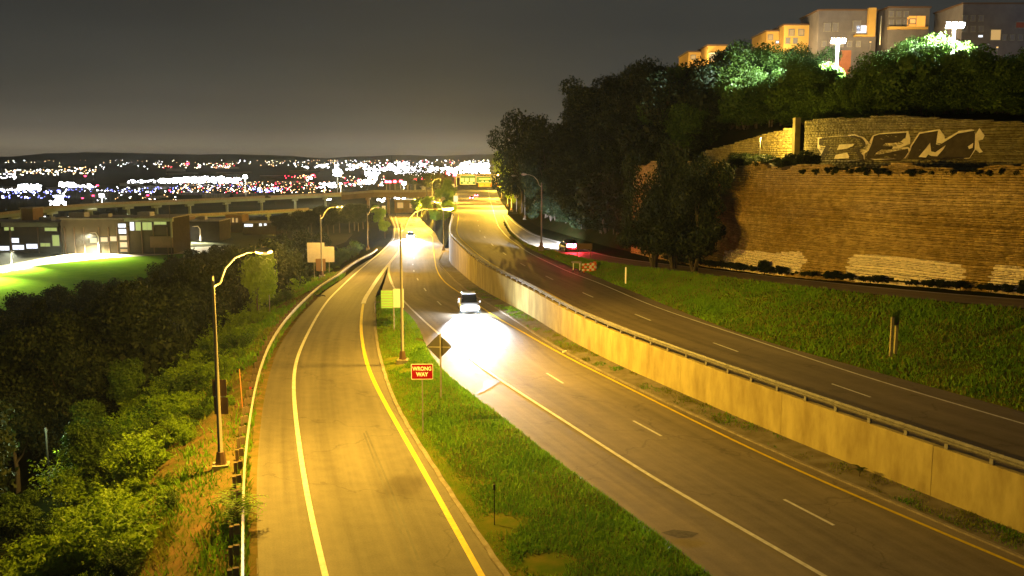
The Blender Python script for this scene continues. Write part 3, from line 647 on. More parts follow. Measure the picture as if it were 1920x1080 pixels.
def try_tree(x, y, z, h, kind, key, label, group, lim, wfac=1.0, minh=2.5, mind=2.2, depth_ok=True):
    for (a, b, rr) in placed:
        if (a - x) ** 2 + (b - y) ** 2 < (mind + rr * .3) ** 2: return None
    for _ in range(14):
        px, py = topix((x, y, z + h * .97))
        if py >= lim(px) + 2: break
        h *= .92
    if h < minh: return None
    placed.append((x, y, h * .3)); sz = {'b': ('small', 'broad', 'tall'), 's': ('small spiky', 'spiky', 'tall spiky'), 't': ('small', 'round', 'tall'), 'w': ('small', 'spreading', 'large'), 'p': ('slim', 'slender', 'tall slender')}[kind][0 if h < (1.5 if kind in 'bs' else 5.5) else 1 if h < (2.1 if kind in 'bs' else 8.5) else 2]
    tone = {'leaf_d': 'dark', 'leaf': 'green', 'leaf_y': 'yellow green'}[key]
    return plant(kind, key, (x, y, z), h, h * wfac, '%s %s %s %s' % (sz, tone, {'b': 'shrub', 's': 'shrub', 't': 'tree', 'w': 'tree', 'p': 'tree'}[kind], where((x, y, z + h / 2)).replace(' and ', ' ' )), group)
# left slope: dark trees
for i in range(1500):
    Y = 26 + 190 * random.random() ** 1.25; off = random.uniform(9, 75) if Y < 150 else random.uniform(6, 40)
    x = XL(Y) - off; z = left_z(off, Y); px, py = topix((x, Y, z + 4))
    if px < -250: continue
    if off > 40 and Y > 130: continue
    far = off > 14
    k = random.choice('ttwtp' if far else 'tsbs')
    h = random.uniform(6.5, 11) if far else random.uniform(3, 5.5)
    if k == 'p': h *= 1.1
    if k in 'bs': h *= .7
    if Y < 60 and off < 14: h *= .75
    lab = 'dark leafy tree in the unlit woods below the ramp guardrail' if far else 'smaller tree on the upper edge of the dark slope left of the ramp'
    grp = 'trees in the dark woods left of the ramp' if far else 'small trees on the slope edge left of the ramp'
    if Y > 120: lab, grp = 'dark tree in the wood behind the sign backs, left of the distant ramp', 'trees behind the sign backs'
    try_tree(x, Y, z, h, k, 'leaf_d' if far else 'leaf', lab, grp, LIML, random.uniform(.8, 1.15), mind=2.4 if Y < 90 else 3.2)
for row in range(4):
    px = -60.0
    while px < 520:
        px += random.uniform(16, 26); py = LIML(px) + row * 22 + random.uniform(2, 9); d = ray(px, py); t = 70.0
        while t < 260:
            q = Vector((d.x * t, d.y * t, H + d.z * t)); off = XL(q.y) - q.x
            if off > 10 and q.z - left_z(off, q.y) <= 9.5: break
            t += .5
        if t >= 260: continue
        z = left_z(off, q.y); h = q.z - z
        if h < 3: continue
        k = random.choice('twb'); plant(k, 'leaf_d', (q.x, q.y, z - .3), h / .95, h * random.uniform(.8, 1.05), '%s dark %s %s' % ('tall' if h > 8 else 'medium', {'t': 'tree', 'w': 'spreading tree', 'b': 'bushy tree'}[k], where((q.x, q.y, q.z - 2))), 'trees below the valley lawn', 'tree', {'t': 'tree', 'w': 'spreading_tree', 'b': 'bushy_tree'}[k])
# lit shrubs beside the guardrail
for i in range(620):
    Y = 31 + 110 * random.random() ** 1.9; off = random.uniform(3.6 if Y < 50 else 2.4, 10.5); x = XL(Y) - off; z = left_z(off, Y)
    if Y < 38 and off < 4.6: continue
    h = random.uniform(1.2, 2.6) * (1.0 if off > 5 else .62)
    lx, ly = topix((x, Y, z))
    if 555 < lx < 640 and ly < 560: h *= .5
    near = Y < 62
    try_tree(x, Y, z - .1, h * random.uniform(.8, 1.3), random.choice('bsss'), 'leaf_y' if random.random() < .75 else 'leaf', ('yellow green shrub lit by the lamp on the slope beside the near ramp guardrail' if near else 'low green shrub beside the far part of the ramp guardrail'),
             ('lamp lit shrubs beside the near guardrail' if near else 'shrubs beside the far guardrail'), limit([(0, 0), (3000, 0)]), random.uniform(.9, 1.4), .5, .9 + max(0, Y - 70) * .03)
# right hillside woods
def hill_fill():
    """cover the wooded hill: step over the slope as seen from the road and root a tree wherever a crown is needed"""
    n = 0
    for row in range(11):
        px = 925.0 + random.uniform(0, 14)
        while px < 1990:
            step = random.uniform(17, 27) * (1 + .05 * row); px += step
            py = LIMR(px) + (0 if row == 0 else row * 27 - 12 + random.uniform(-8, 8)) + random.uniform(1, 8)
            if py > (440 if px < 1300 else 400): continue
            if px > 1378 and py > 196: continue
            hh = random.uniform(6.5, 10) if px < 1400 else random.uniform(5, 8)
            if row == 0 and px < 1400: hh = 12.5
            t = 58.0; d = ray(px, py); hit = None
            while t < 330:
                q = Vector((d.x * t, d.y * t, H + d.z * t)); off = q.x - XH(q.y); lo = 11.5 if wallw(q.y) > .3 else 1.5
                if off > lo and q.z - hill_z(off, q.y) <= hh: hit = q; break
                t += .5
            if not hit: continue
            off = hit.x - XH(hit.y); z = hill_z(off, hit.y); h = (hit.z - z) / .95
            if h < 2.0: continue
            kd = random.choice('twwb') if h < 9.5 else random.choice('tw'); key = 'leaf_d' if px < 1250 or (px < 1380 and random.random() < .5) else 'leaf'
            wf = {'t': random.uniform(.85, 1.15), 'w': random.uniform(.8, 1.05), 'b': random.uniform(.8, 1.1)}[kd]
            grp = 'trees on the left part of the wooded hill' if px < 1380 else 'trees on the bluff above the stone walls'
            sz = 'small' if h < 5.5 else 'medium' if h < 8.5 else 'tall'
            plant(kd, key, (hit.x, hit.y, z - .3), h, max(h, 4.5) * wf, '%s %s %s %s' % (sz, 'dark' if key == 'leaf_d' else 'green', {'t': 'tree', 'w': 'spreading tree', 'b': 'bushy tree'}[kd], where((hit.x, hit.y, hit.z - h * .4))), grp,
                  'tree', {'t': 'tree', 'w': 'spreading_tree', 'b': 'bushy_tree'}[kd]); n += 1
    return n
print('hill trees', hill_fill())
for i in range(70):   # undergrowth that closes the slope above the upper wall
    px = random.uniform(1385, 1960); Y = random.uniform(60, 112); off = random.uniform(11, 34)
    q = Vector((XH(Y) + off, Y, hill_z(off, Y))); cx_, cy_ = topix(q)
    if not (1385 < cx_ < 1990) or wallw(Y) < .3: continue
    h = random.uniform(2.6, 5.0)
    for _ in range(8):
        if topix((q.x, q.y, q.z + h))[1] < LIMR(cx_) + 18: h *= .88
    if h > 1.4: plant('b', 'leaf', (q.x, q.y, q.z - .4), h, h * random.uniform(.9, 1.3), '%s thicket %s' % ('low' if h < 3 else 'high' if h > 4 else 'leafy', where((q.x, q.y, q.z + h / 2))), 'thickets above the upper stone wall', 'bush', 'thicket')
# trees hiding the left end of the stone wall, and the crown reaching over the road
for (px, py, h, lb) in [(1300, 486, 10.5, 'tall dark tree hiding the left end of the stone wall'), (1330, 470, 8.5, 'round dark tree bulging in front of the stone wall'), (1262, 480, 12, 'dark tree left of the stone wall behind the ramp road'),
                        (1358, 440, 6.0, 'leafy tree against the left part of the stone wall'), (1225, 478, 11, 'dark tree between the barricades and the stone wall')]:
    p = W(px, py + 12, lambda Y: zP(Y) + .6); fr = len(lb)
    if px == 1358: p = Vector((XH(99) - .8, 99, zP(99) + .6)); h = 10.5
    plant('w', 'leaf_d', (p.x + .3, p.y, p.z), h, h * (.62 if px < 1320 else .52), lb); px < 1310 and plant('b', 'leaf_d', (p.x - .2, p.y - .8, p.z - .2), h * .5, h * .5, 'dark undergrowth at the foot of the ' + ' '.join(lb.split()[:9]))
for (Y, dx, h, lb) in [(176, 3.6, 21, 'big overhanging tree at the left end of the dark hillside'), (196, 2.5, 18.5, 'big tree leaning over the northbound road by the gantry'), (160, 4.0, 19, 'tall broad tree on the hillside behind the unlit lamp poles')]:
    x = XP2(Y) + dx; plant('w', 'leaf_d', (x, Y, zP(Y)), h, h * .72, lb)
# shrubs on the ledge between the walls
for i in range(60):
    px = 1380 + i * 9.2 + random.uniform(-5, 5); p = on_wall(px, 300, XH.off(1.6 if 1378 < px < 1500 else .55)); big = 1378 < px < 1500
    h = random.uniform(1.6, 2.6) if big else random.uniform(.4, .9)
    plant('b', 'leaf_d', (p.x + random.uniform(-.7, .5), p.y, 12.95), h, h * random.uniform(.9, 1.2), 'dark shrub on the wall ledge, ' + where((p.x, p.y, 13.4)), 'shrubs on the stone wall ledge')
for i in range(110):   # weeds at the foot of the stone wall
    Y = random.uniform(58, 101); h = random.uniform(.3, .85) * (1 if random.random() < .9 else 1.7)
    plant('b', 'leaf_d', (XH(Y) - random.uniform(.3, 1.1), Y, zP(Y) + .25), h, h * random.uniform(.9, 1.5), 'low dark bush at the wall foot, ' + where((XH(Y) - .7, Y, zP(Y) + .6)), 'bushes along the foot of the stone wall')

p = at_depth(88, 836, 52); r = empty('woods_fill_lamp', p, 0, 'unseen lamp added in the dark woods to make one patch of foliage glow green', 'lamp')  # unseen lamp added with a blackened head to light one foliage patch
MB().tube([(0, 0, -9), (0, 0, .9)], .06, 6).build('pole', M['black'], r); MB().tube([(0, 0, .9), (0, 0, 1.1)], [.12, .06], 8).build('lamp_head', M['black'], r)
_l = bpy.data.lights.new('lamp_light', 'POINT'); _l.energy = 420; _l.color = (.7, 1, .5); _l.shadow_soft_size = .1; _o = bpy.data.objects.new('lamp_light', _l); COL.objects.link(_o); _o.parent = r; _o.location = (.5, -1.0, .9)

p = on_wall(1425, 268, XH.off(1.2)); r = empty('wall_fill_lamp', (p.x, p.y, 13.2), 0, 'unseen amber lamp added on the ledge to brighten the short wall section', 'lamp')  # lamp added among the ledge shrubs to brighten the short wall
MB().tube([(0, 0, -.3), (0, 0, 3.0)], .04, 6).build('pole', M['steel_d'], r); MB().box((0, 0, 3.05), (.3, .2, .1)).build('lamp_head', M['steel_d'], r)
_l = bpy.data.lights.new('lamp_light', 'POINT'); _l.energy = 2600; _l.color = (1, .66, .12); _l.shadow_soft_size = .1; _o = bpy.data.objects.new('lamp_light', _l); COL.objects.link(_o); _o.parent = r; _o.location = (.3, 0, 2.85)

# grass
def blades(name, n, samp, h0, h1, mats, label, dry=.2, clump=None):
    V = np.empty((n, 3, 3)); T = np.empty((n, 4)); MI = np.zeros(n); k = 0
    while k < n:
        q = samp()
        if q is None: continue
        x, y, z, sc = q; sc *= .55 + .9 * fbm(x * .8, y * .6 + 20); a = random.uniform(0, 6.28); h = random.uniform(h0, h1) * sc; w = .018 * sc * (1 + y / 45); lx, ly = random.gauss(0, .4) * h, random.gauss(0, .4) * h
        V[k] = ((x - w * math.cos(a), y - w * math.sin(a), z - .02), (x + w * math.cos(a), y + w * math.sin(a), z - .02), (x + lx, y + ly, z + h))
        cl = fbm(x * .45, y * .35); t = min(1, max(0, .5 * random.random() + 1.6 * (fbm(x * .9 + 40, y * .6) - .35))); T[k] = (t, t, t, 1)
        MI[k] = 1 if random.random() < dry * 4.5 * max(0, cl - .32) * 2 else 0; k += 1
    o = np_mesh(name, V.reshape(-1, 3), np.arange(3 * n).reshape(n, 3), mats, None, np.repeat(T, 3, 0), MI)
    tag(o, label, 'grass', kind='stuff'); return o
BARE = [W(*p, zS) for p in [(925, 985), (945, 990), (1010, 1062), (1035, 1070), (745, 690), (735, 678), (790, 640), (765, 700)]]
def s_island():
    Y = 27 + 72 * random.random() ** 1.5; a, b = XI1(Y) + .15, XI2(Y) - .02
    if b - a < .1: return None
    t = random.random(); x = a + (b - a) * t; e = min(x - a, b - x)
    for q in BARE:
        if (x - q.x) ** 2 + ((Y - q.y) * .8) ** 2 < random.uniform(.2, 1.0): return None
    left = max(0, 1 - (x - a) / 1.6)
    if random.random() < left * .55: return None
    return x, Y, zS(Y) + .05 + .6 * t * (1 - t), (1.0 if e > .5 else .7) * (1 - .3 * left)
blades('island_grass', 95000, s_island, .07, .24, [M['blade'], M['blade_dry']], 'green lamp lit grass covering the island between ramp and mainline', .10)
def s_verge():
    Y = 38 + 80 * random.random() ** 1.3; a, b = XN2(Y) - .1, XP1(Y)
    t = random.random(); return a + (b - a) * t, Y, zN(Y) * (1 - t) + zV(Y) * t, 1.25
blades('verge_grass', 80000, s_verge, .06, .2, [M['blade'], M['blade_dry']], 'dim green grass slope between the northbound road and the ramp road', .12)
def s_left():
    Y = 26 + 100 * random.random() ** 1.5; off = abs(random.gauss(2.5, 1.6)) + .3
    if Y < 75 and .8 < off < 3.2 and random.random() < .72: return None
    return XL(Y) - off, Y, left_z(off, Y), random.uniform(.8, 2.0)
blades('guardrail_grass', 42000, s_left, .08, .3, [M['blade'], M['blade_dry']], 'rough weedy grass on the dirt verge behind the ramp guardrail', .3)
def s_gut():
    Y = 28 + 80 * random.random() ** 1.4; t = random.random()
    if math.sin(Y * .9 + t * 3) + math.sin(Y * .37 + 1) + .8 * math.sin(Y * 3.1 - t * 4) < random.uniform(-.6, 1.6): return None
    return XWALL(Y) - 1.6 + 1.45 * t, Y, zS(Y) + .03 + .13 * t, random.uniform(.5, 1.1)
blades('gutter_weeds', 9000, s_gut, .04, .16, [M['blade'], M['blade_dry']], 'sparse dry weeds growing in the median wall gutter', .5)

# ------------------------------------------------------------------ lamps
def light(name, kind, loc, energy, color, parent, size=.12, rot=None, cone=None, blend=.5):
    d = bpy.data.lights.new(name, kind); d.energy = energy; d.color = color; d.shadow_soft_size = size
    if cone: d.spot_size = math.radians(cone); d.spot_blend = blend
    o = bpy.data.objects.new(name, d); COL.objects.link(o); o.parent = parent; o.location = loc
    if rot: o.rotation_euler = rot
    return o
M['lens_a'] = emis('amber_lens', (1, .62, .2), 1.2); M['lens_w'] = emis('white_lens', (.85, .92, 1), 60); M['lens_off'] = mat('unlit_lens', (.3, .3, .28), .3)
def street_lamp(base, h, label, ang=0.0, reach=2.3, energy=0, color=AMBER, group=None, lit=True, soft=.05):
    r = empty('street_lamp', base, ang, label, 'street lamp', group)
    MB().box((0, 0, .12), (.75, .75, .5)).build('footing', M['curb'], r)
    MB().prism([(-.24, -.24), (.24, -.24), (.24, .24), (-.24, .24)], .02, Matrix.Translation((0, 0, .37))).tube([(0, 0, .37), (0, 0, .95)], [.26, .17], 8).build('transformer_base', M['brown'], r)
    MB().tube([(0, 0, .95), (0, 0, h * .5), (0, 0, h - 1.25)], [.115, .09, .065], 10).build('pole', M['pole'], r, True)
    MB().tube([(0, 0, h - 1.25), (0, 0, h - 1.05), (0, 0, h - 1.0)], [.075, .075, .03], 8).build('pole_cap', M['pole'], r)
    a = [(0.06, 0, h - 1.5), (.30, 0, h - 1.35), (.55, 0, h - .7), (1.0, 0, h - .22), (1.55, 0, h), (reach - .2, 0, h + .03)]
    MB().tube(a, [.055, .05, .05, .045, .04, .04], 8).build('arm', M['steel'], r, True)
    lu = MB().tube([(reach - .32, 0, h + .03), (reach - .1, 0, h + .05), (reach + .15, 0, h + .07), (reach + .42, 0, h + .05)], [.06, .14, .17, .08], 8).build('luminaire', M['steel'], r, True)
    MB().tube([(reach + .12, 0, h - .02), (reach + .12, 0, h - .13)], [.15, .10], 10).build('lens', M['lens_a'] if lit else M['lens_off'], lu)
    if energy: light('lamp_light', 'POINT', (reach + .12, 0, h - .30 if soft > .1 else h - .19), energy, color, lu, soft)
    return r
AE = 13500
b1 = W(415, 884, lambda Y: zS(Y) - .05)
street_lamp(b1, 10.15, 'tall curved arm street lamp nearest the camera, standing behind the ramp guardrail', math.radians(14), 2.2, AE * 1.9)
b2 = W(604, 521, lambda Y: zS(Y) - .1)
street_lamp(b2, 9.3, 'curved arm street lamp in front of the pale sign backs', math.radians(8), 2.4, AE * 1.2)
b3 = W(690, 468, lambda Y: zS(Y) - .2)
street_lamp(b3, 8.9, 'third street lamp along the ramp guardrail, among green shrubs', math.radians(5), 2.2, AE * 1.2)
b4 = W(755, 683, lambda Y: zS(Y) + .1)
street_lamp(b4, 10.8, 'slim street lamp on the grass island with its arm over the mainline', math.radians(0), 3.2, AE * 2.1, soft=.5)
b5 = W(1015, 468, lambda Y: zP(Y) - .1)
street_lamp(b5, 9.6, 'unlit lamp pole standing in front of the red tail lights on the right', math.radians(178), 2.2, 0, lit=False)
b6 = W(984, 413, lambda Y: zP(Y)); street_lamp(b6, 8.6, 'unlit lamp pole on the dark hillside near the gantry', math.radians(178), 2.2, 0, lit=False)
# median brackets further out that light the far carriageways
for (px, py, h, e, ang, lb) in [(832, 470, 10, AE * 1.3, 185, 'thin lamp pole beyond the end of the median wall'), (826, 412, 9, AE * 1.2, 190, 'pale thin lamp pole among trees behind the far headlights')]:
    p = W(px, py, zS); street_lamp(p, h, lb, math.radians(ang), 2.0, e)
for (Y, s_, lb) in [(232, 1, 'lamp pole at the start of the bright bridge deck'), (290, 1, 'lamp pole on the right of the deck before the gantry'), (350, -1, 'distant lamp pole left of the bright bridge deck'), (440, 1, 'lamp pole just past the gantry'), (540, -1, 'very distant lamp pole left of the northbound road'), (660, 1, 'farthest lamp pole on the bright northbound road')]:
    x = (XN2(Y) + 1.0) if s_ > 0 else XWALL(Y) - .6
    street_lamp((x, Y, zN(Y) - .2), 9, lb, math.radians(180 if s_ > 0 else 0), 3.0, AE * 8)
for (Y, lb) in [(300, 'lamp pole beside the southbound road behind the far headlights'), (375, 'farthest lamp pole beside the southbound road')]:
    street_lamp((XSR(Y) + .8, Y, zS(Y) - .2), 8, lb, math.pi, 3.0, AE * 6)

# ------------------------------------------------------------------ signs
def sign_post(r, h, m=None, rad=.035, x=0, y=0, name='post'): return MB().box((x, y, h / 2 - .1), (rad * 2, rad * 2, h + .2)).build(name, m or M['steel_d'], r)
def rounded(w, h, c=.05):
    o = []
    for cx, cy, a0 in ((w / 2 - c, h / 2 - c, 0), (-w / 2 + c, h / 2 - c, 90), (-w / 2 + c, -h / 2 + c, 180), (w / 2 - c, -h / 2 + c, 270)):
        o += [(cx + c * math.cos(math.radians(a0 + k * 30)), cy + c * math.sin(math.radians(a0 + k * 30))) for k in range(4)]
    return o
UP = Matrix(((1, 0, 0, 0), (0, 0, -1, 0), (0, 1, 0, 0), (0, 0, 0, 1)))   # outline xy -> xz, thickness towards -y (camera side)
def text_obj(s, size, mat_, parent, loc, name='lettering', bold=.0, sx=1.0):
    cu = bpy.data.curves.new(name, 'FONT'); cu.body = s; cu.size = size; cu.align_x = 'CENTER'; cu.align_y = 'CENTER'; cu.extrude = .004; cu.offset = bold
    o = bpy.data.objects.new('tmp', cu); COL.objects.link(o); bpy.context.view_layer.update()
    me = bpy.data.meshes.new_from_object(o.evaluated_get(bpy.context.evaluated_depsgraph_get())); bpy.data.objects.remove(o)
    me.materials.clear(); me.materials.append(mat_); q = bpy.data.objects.new(name, me); COL.objects.link(q); q.parent = parent
    q.location = loc; q.rotation_euler = (math.pi / 2, 0, 0); q.scale = (sx, 1, 1); return q
pw = W(793, 808, lambda Y: zS(Y) + .2); k = (pw.y / F)
ws = empty('wrong_way_sign', pw, math.radians(2), 'red and white WRONG WAY sign on a thin post in the grass island', 'road sign')
top = at_depth(793, 682, pw.y).z - pw.z; bot = at_depth(793, 711, pw.y).z - pw.z; sw = 42 * k
sign_post(ws, top - .1, M['steel_d'], .03)
zc = (top + bot) / 2; sh = top - bot
pn = MB().prism(rounded(sw, sh, .05), .006, Matrix.Translation((0, -.035, zc)) @ UP).build('border', M['swhite'], ws)
pn = MB().prism(rounded(sw - .06, sh - .06, .04), .005, Matrix.Translation((0, -.0415, zc)) @ UP).build('panel', M['red'], ws)
text_obj('WRONG', .285, M['swhite'], pn, (0, -.050, zc + .15), bold=.007, sx=.86); text_obj('WAY', .285, M['swhite'], pn, (0, -.050, zc - .15), bold=.010, sx=.90)
pd = W(827, 748, lambda Y: zS(Y) + .15); k = pd.y / F
ds = empty('warning_sign', pd, math.radians(-4), 'grey back of a diamond warning sign on the edge of the grass island', 'road sign')
top = at_depth(824, 627, pd.y).z - pd.z; bot = at_depth(824, 674, pd.y).z - pd.z; hw = 24.5 * k; zc = (top + bot) / 2; cx = -3 * k
sign_post(ds, top + .05, M['steel'], .045)
MB().prism([(cx + hw, 0), (cx, (top - bot) / 2), (cx - hw, 0), (cx, -(top - bot) / 2)], .01, Matrix.Translation((0, .075, zc)) @ UP).build('panel', mat('diamond_back', (.075, .07, .065), .6, .1), ds)
MB().box((cx, .05, zc - .02), (hw * 1.75, .03, .06)).build('brace', M['steel'], ds)
pg = W(739, 621, lambda Y: zS(Y) + .15); k = pg.y / F
gs = empty('guide_sign', pg, 0, 'pale two panel sign with lime lit ribs at the tip of the island', 'road sign')
zt_, zb_ = at_depth(739, 542, pg.y).z - pg.z, at_depth(739, 577, pg.y).z - pg.z
sign_post(gs, zt_, M['steel'], .05)
MB().box((-12.5 * k, -.08, (zt_ + zb_) / 2 - .04), (22 * k, .02, zt_ - zb_ - .05)).build('panel', M['lit_panel'], gs)
for i in range(7): MB().box((-12.5 * k, -.105, zb_ + .12 + i * (zt_ - zb_ - .22) / 6), (21 * k, .03, .05)).build('rib', M['signback'], gs)
MB().box((9.5 * k, -.07, (zt_ + zb_) / 2 + .03), (20 * k, .03, zt_ - zb_)).build('panel', M['signback2'], gs)
pk = W(703, 588, lambda Y: zS(Y) + .1); ks = empty('gate_frame', pk, 0, 'small low brown frame with a crossbar behind the pale green sign', 'frame')
sign_post(ks, 1.15, M['steel_d'], .04); MB().box((.45, 0, 1.1), (1.0, .05, .07)).build('crossbar', M['wood'], ks)
# delineator in the bare patch
pq = W(927, 985, lambda Y: zS(Y) + .08); dl = empty('delineator', pq, 0, 'thin dark delineator post standing in the bare dirt patch of the island', 'marker post')
k = pq.y / F; hh = at_depth(924, 911, pq.y).z - pq.z; sign_post(dl, hh, M['black'], .018); MB().tube([(0, 0, hh - .16), (0, 0, hh + .06)], .045, 8).build('reflector', M['black'], dl)
# sign backs on the near lamp pole
ls = empty('sign_pair', b1 + Vector((0, 0, 0)), 0, 'two brown sign backs strapped one above the other on the near lamp pole', 'sign')
k = b1.y / F
for (y0_, y1_) in ((713, 745), (746, 779)):
    za, zb2 = at_depth(405, y0_, b1.y).z - b1.z, at_depth(405, y1_, b1.y).z - b1.z
    MB().box((.02 - (8 * k if y0_ < 740 else 6 * k) + .2, .16, (za + zb2) / 2), (27 * k, .02, za - zb2 - .03)).build('sign_panel', M['brown'], ls)
MB().box((0, .13, at_depth(405, 745, b1.y).z - b1.z), (.5, .04, .05)).build('strap', M['steel_d'], ls)
# pale sign backs by the second lamp
pb = W(590, 521, lambda Y: left_z(6, Y)); Yb = b2.y + 5
gsb = empty('sign_cluster', (at_depth(601, 500, Yb).x, Yb, 0), 0, 'cluster of large pale sign backs on two posts behind the second lamp', 'road sign')
def pxrect(root, x0, y0_, x1, y1_, Y, m, name='sign_panel', dy=0, th=.03):
    a = at_depth(x0, y0_, Y); b = at_depth(x1, y1_, Y); rl = root.location
    return MB().box(((a.x + b.x) / 2 - rl.x, Y + dy - rl.y, (a.z + b.z) / 2 - rl.z), (b.x - a.x, th, a.z - b.z)).build(name, m, root)
gsb.location = (at_depth(601, 500, Yb).x, Yb, left_z(5, Yb) - .2)
pxrect(gsb, 575.5, 455, 609, 492, Yb, M['signback'], dy=0); pxrect(gsb, 600, 462.5, 627, 491.5, Yb, M['signback'], dy=.06); pxrect(gsb, 592, 485, 611, 508, Yb, M['brown'], dy=-.06, name='small_panel')
for px in (588.5, 617): pxrect(gsb, px - 1.3, 462, px + 1.3, 530, Yb, M['steel'], 'post', .12, .1)
# more small signs and posts along the far road
def small_sign(x0, y0_, x1, y1_, py, Y, m, label, zf=zS):
    r = empty('roadside_sign', (at_depth((x0 + x1) / 2, py, Y).x, Y, at_depth(0, py, Y).z), 0, label, 'road sign')
    pxrect(r, x0, y0_, x1, y1_, Y, m); pxrect(r, (x0 + x1) / 2 - .6, y0_ + 1, (x0 + x1) / 2 + .6, py + 2, Y, M['steel_d'], 'post', .1, .08); return r
small_sign(716, 386, 723, 407, 418, 235, M['swhite'], 'narrow white sign back left of the far ramp')
small_sign(850.5, 367, 858.5, 378.5, 396, 225, M['swhite'], 'small square white sign left of the bright bridge deck')
small_sign(847, 345, 852, 351, 372, 330, M['swhite'], 'tiny white sign far left of the gantry')
small_sign(964, 363, 973, 371, 395, 205, M['steel'], 'grey cabinet like sign on the dark hillside right of the gantry')
# thin stakes with the young tree
for (px, y0_, y1_, lb) in [(488, 562, 606, 'left one of two thin stakes in the grass behind the guardrail'), (507, 553, 612, 'right one of two thin stakes in the grass behind the guardrail')]:
    p = W(px, y1_, lambda Y: zS(Y) - 1.2); r = empty('stake', p, 0, lb, 'stake'); MB().tube([(0, 0, -.2), (0, 0, at_depth(px, y0_, p.y).z - p.z)], .035, 6).build('rod', M['steel'], r)
p = W(484, 620, lambda Y: zS(Y) - 1.6)
for _t in [0]:
    r = plant('t', 'leaf_y', p, 8.0, 5.0, 'young sparse tree with bright leaves next to the two thin stakes')
# marker with a red reflector behind the guardrail
p = W(457, 790, lambda Y: zS(Y) - .1); r = empty('marker_post', p, 0, 'thin slanting orange marker post behind the guardrail posts', 'marker post')
MB().tube([(0, 0, -.2), (-.12, 0, at_depth(452, 692, p.y).z - p.z)], .025, 6).build('rod', mat('orange_paint', (.55, .22, .08), .6), r)
p = W(471, 752, lambda Y: zS(Y)); r = empty('reflector_post', p, 0, 'short post with a glowing red reflector behind the guardrail', 'reflector')
MB().box((0, 0, .35), (.08, .08, .9)).build('post', M['wood'], r); MB().box((0, -.05, .80), (.12, .03, .15)).build('reflector', emis('red_reflector_glow', (1, .02, .01), .7), r)  # reflector emits red: its returned light is put into the material
p = W(1173, 527, zV); r = empty('verge_marker', p, 0, 'small pale marker post on the verge right of the barricades', 'marker post'); sign_post(r, 1.15, M['swhite'], .05)
# two legged wooden frame overgrown with vines
p = W(1670, 663, lambda Y: 2.2 + .35 * (zV(Y) - 2.2)); k = p.y / F
wf = empty('vine_covered_sign', p, math.radians(5), 'two pale wooden posts with a vine tangle on top on the right grass slope', 'sign')
hh = at_depth(1670, 600, p.y).z - p.z
MB().box((0, 0, hh / 2), (.15, .15, hh + .3)).build('post', mat('pale_wood', (.42, .38, .18), .9, noise=4, c2=(.25, .22, .1)), wf); MB().box((.50, .45, hh / 2), (.15, .15, hh + .2)).build('post', bpy.data.materials['pale_wood'], wf)
MB().box((.28, .2, hh * .96), (.75, .04, .5), rz=.6).build('sign_panel', M['brown'], wf)
c = bpy.data.objects.new('vine', VAR['b', 'leaf_y'][1]); COL.objects.link(c); c.parent = wf; c.location = (.26, .2, hh - .45); c.scale = (.62, .5, 1.25)
# barricades by the ramp
M['orange'] = mat('orange_plastic', (.75, .13, .02), .5)
for i, (px, py, w_, lb) in enumerate([(1081, 508, .9, 'left pale barricade with two short legs behind the red tail lights'), (1104, 512, 1.5, 'orange and white barricade in front of the left verge corner')]):
    p = W(px, py, lambda Y: 2.25); r = empty('barricade', p, math.radians(20 if i else -15), lb, 'barricade')
    for s_ in (-.5, .5):
        MB().box((s_ * w_ * .8, 0, .5), (.10, .10, 1.0)).build('leg', M['swhite'] if not i else M['orange'], r); MB().box((s_ * w_ * .8, 0, .03), (.12, .7, .06)).build('foot', M['rubber'], r)
    for j, z in enumerate((.35, .65, .95) if i else (.95,)):
        for q in range(6): MB().box((-w_ / 2 - .1 + (q + .5) * (w_ + .2) / 6, -.07, z), ((w_ + .2) / 6 - .004, .025, .2)).build('stripe', (M['orange'] if (q + j) % 2 else M['swhite']) if i else M['signback'], r)
for (px, py, lb) in [(1109, 511, 'orange drum with white bands right of the orange barricade'), (1115, 509, 'second orange drum, rightmost of the construction props')]:
    p = W(px, py, lambda Y: 2.25); r = empty('traffic_drum', p, 0, lb, 'traffic drum')
    for j in range(5): MB().tube([(0, 0, .08 + j * .2), (0, 0, .28 + j * .2)], [.28 - j * .02, .26 - j * .02], 12).build('band', M['orange'] if j % 2 == 0 else M['swhite'], r)
    MB().tube([(0, 0, 0), (0, 0, .08)], .34, 12).build('base', M['rubber'], r)
p = W(1107, 490, lambda Y: 2.4); r = empty('brown_post_sign', p, 0, 'dark brown sign seen from behind next to the barricades', 'road sign'); k = p.y / F
for dx in (-1.5, 0): MB().box((dx, 0, 1.0), (.1, .1, 2.2)).build('post', M['wood'], r)
MB().box((-.75, -.06, 1.75), (1.9, .03, .7)).build('panel', M['brown'], r)

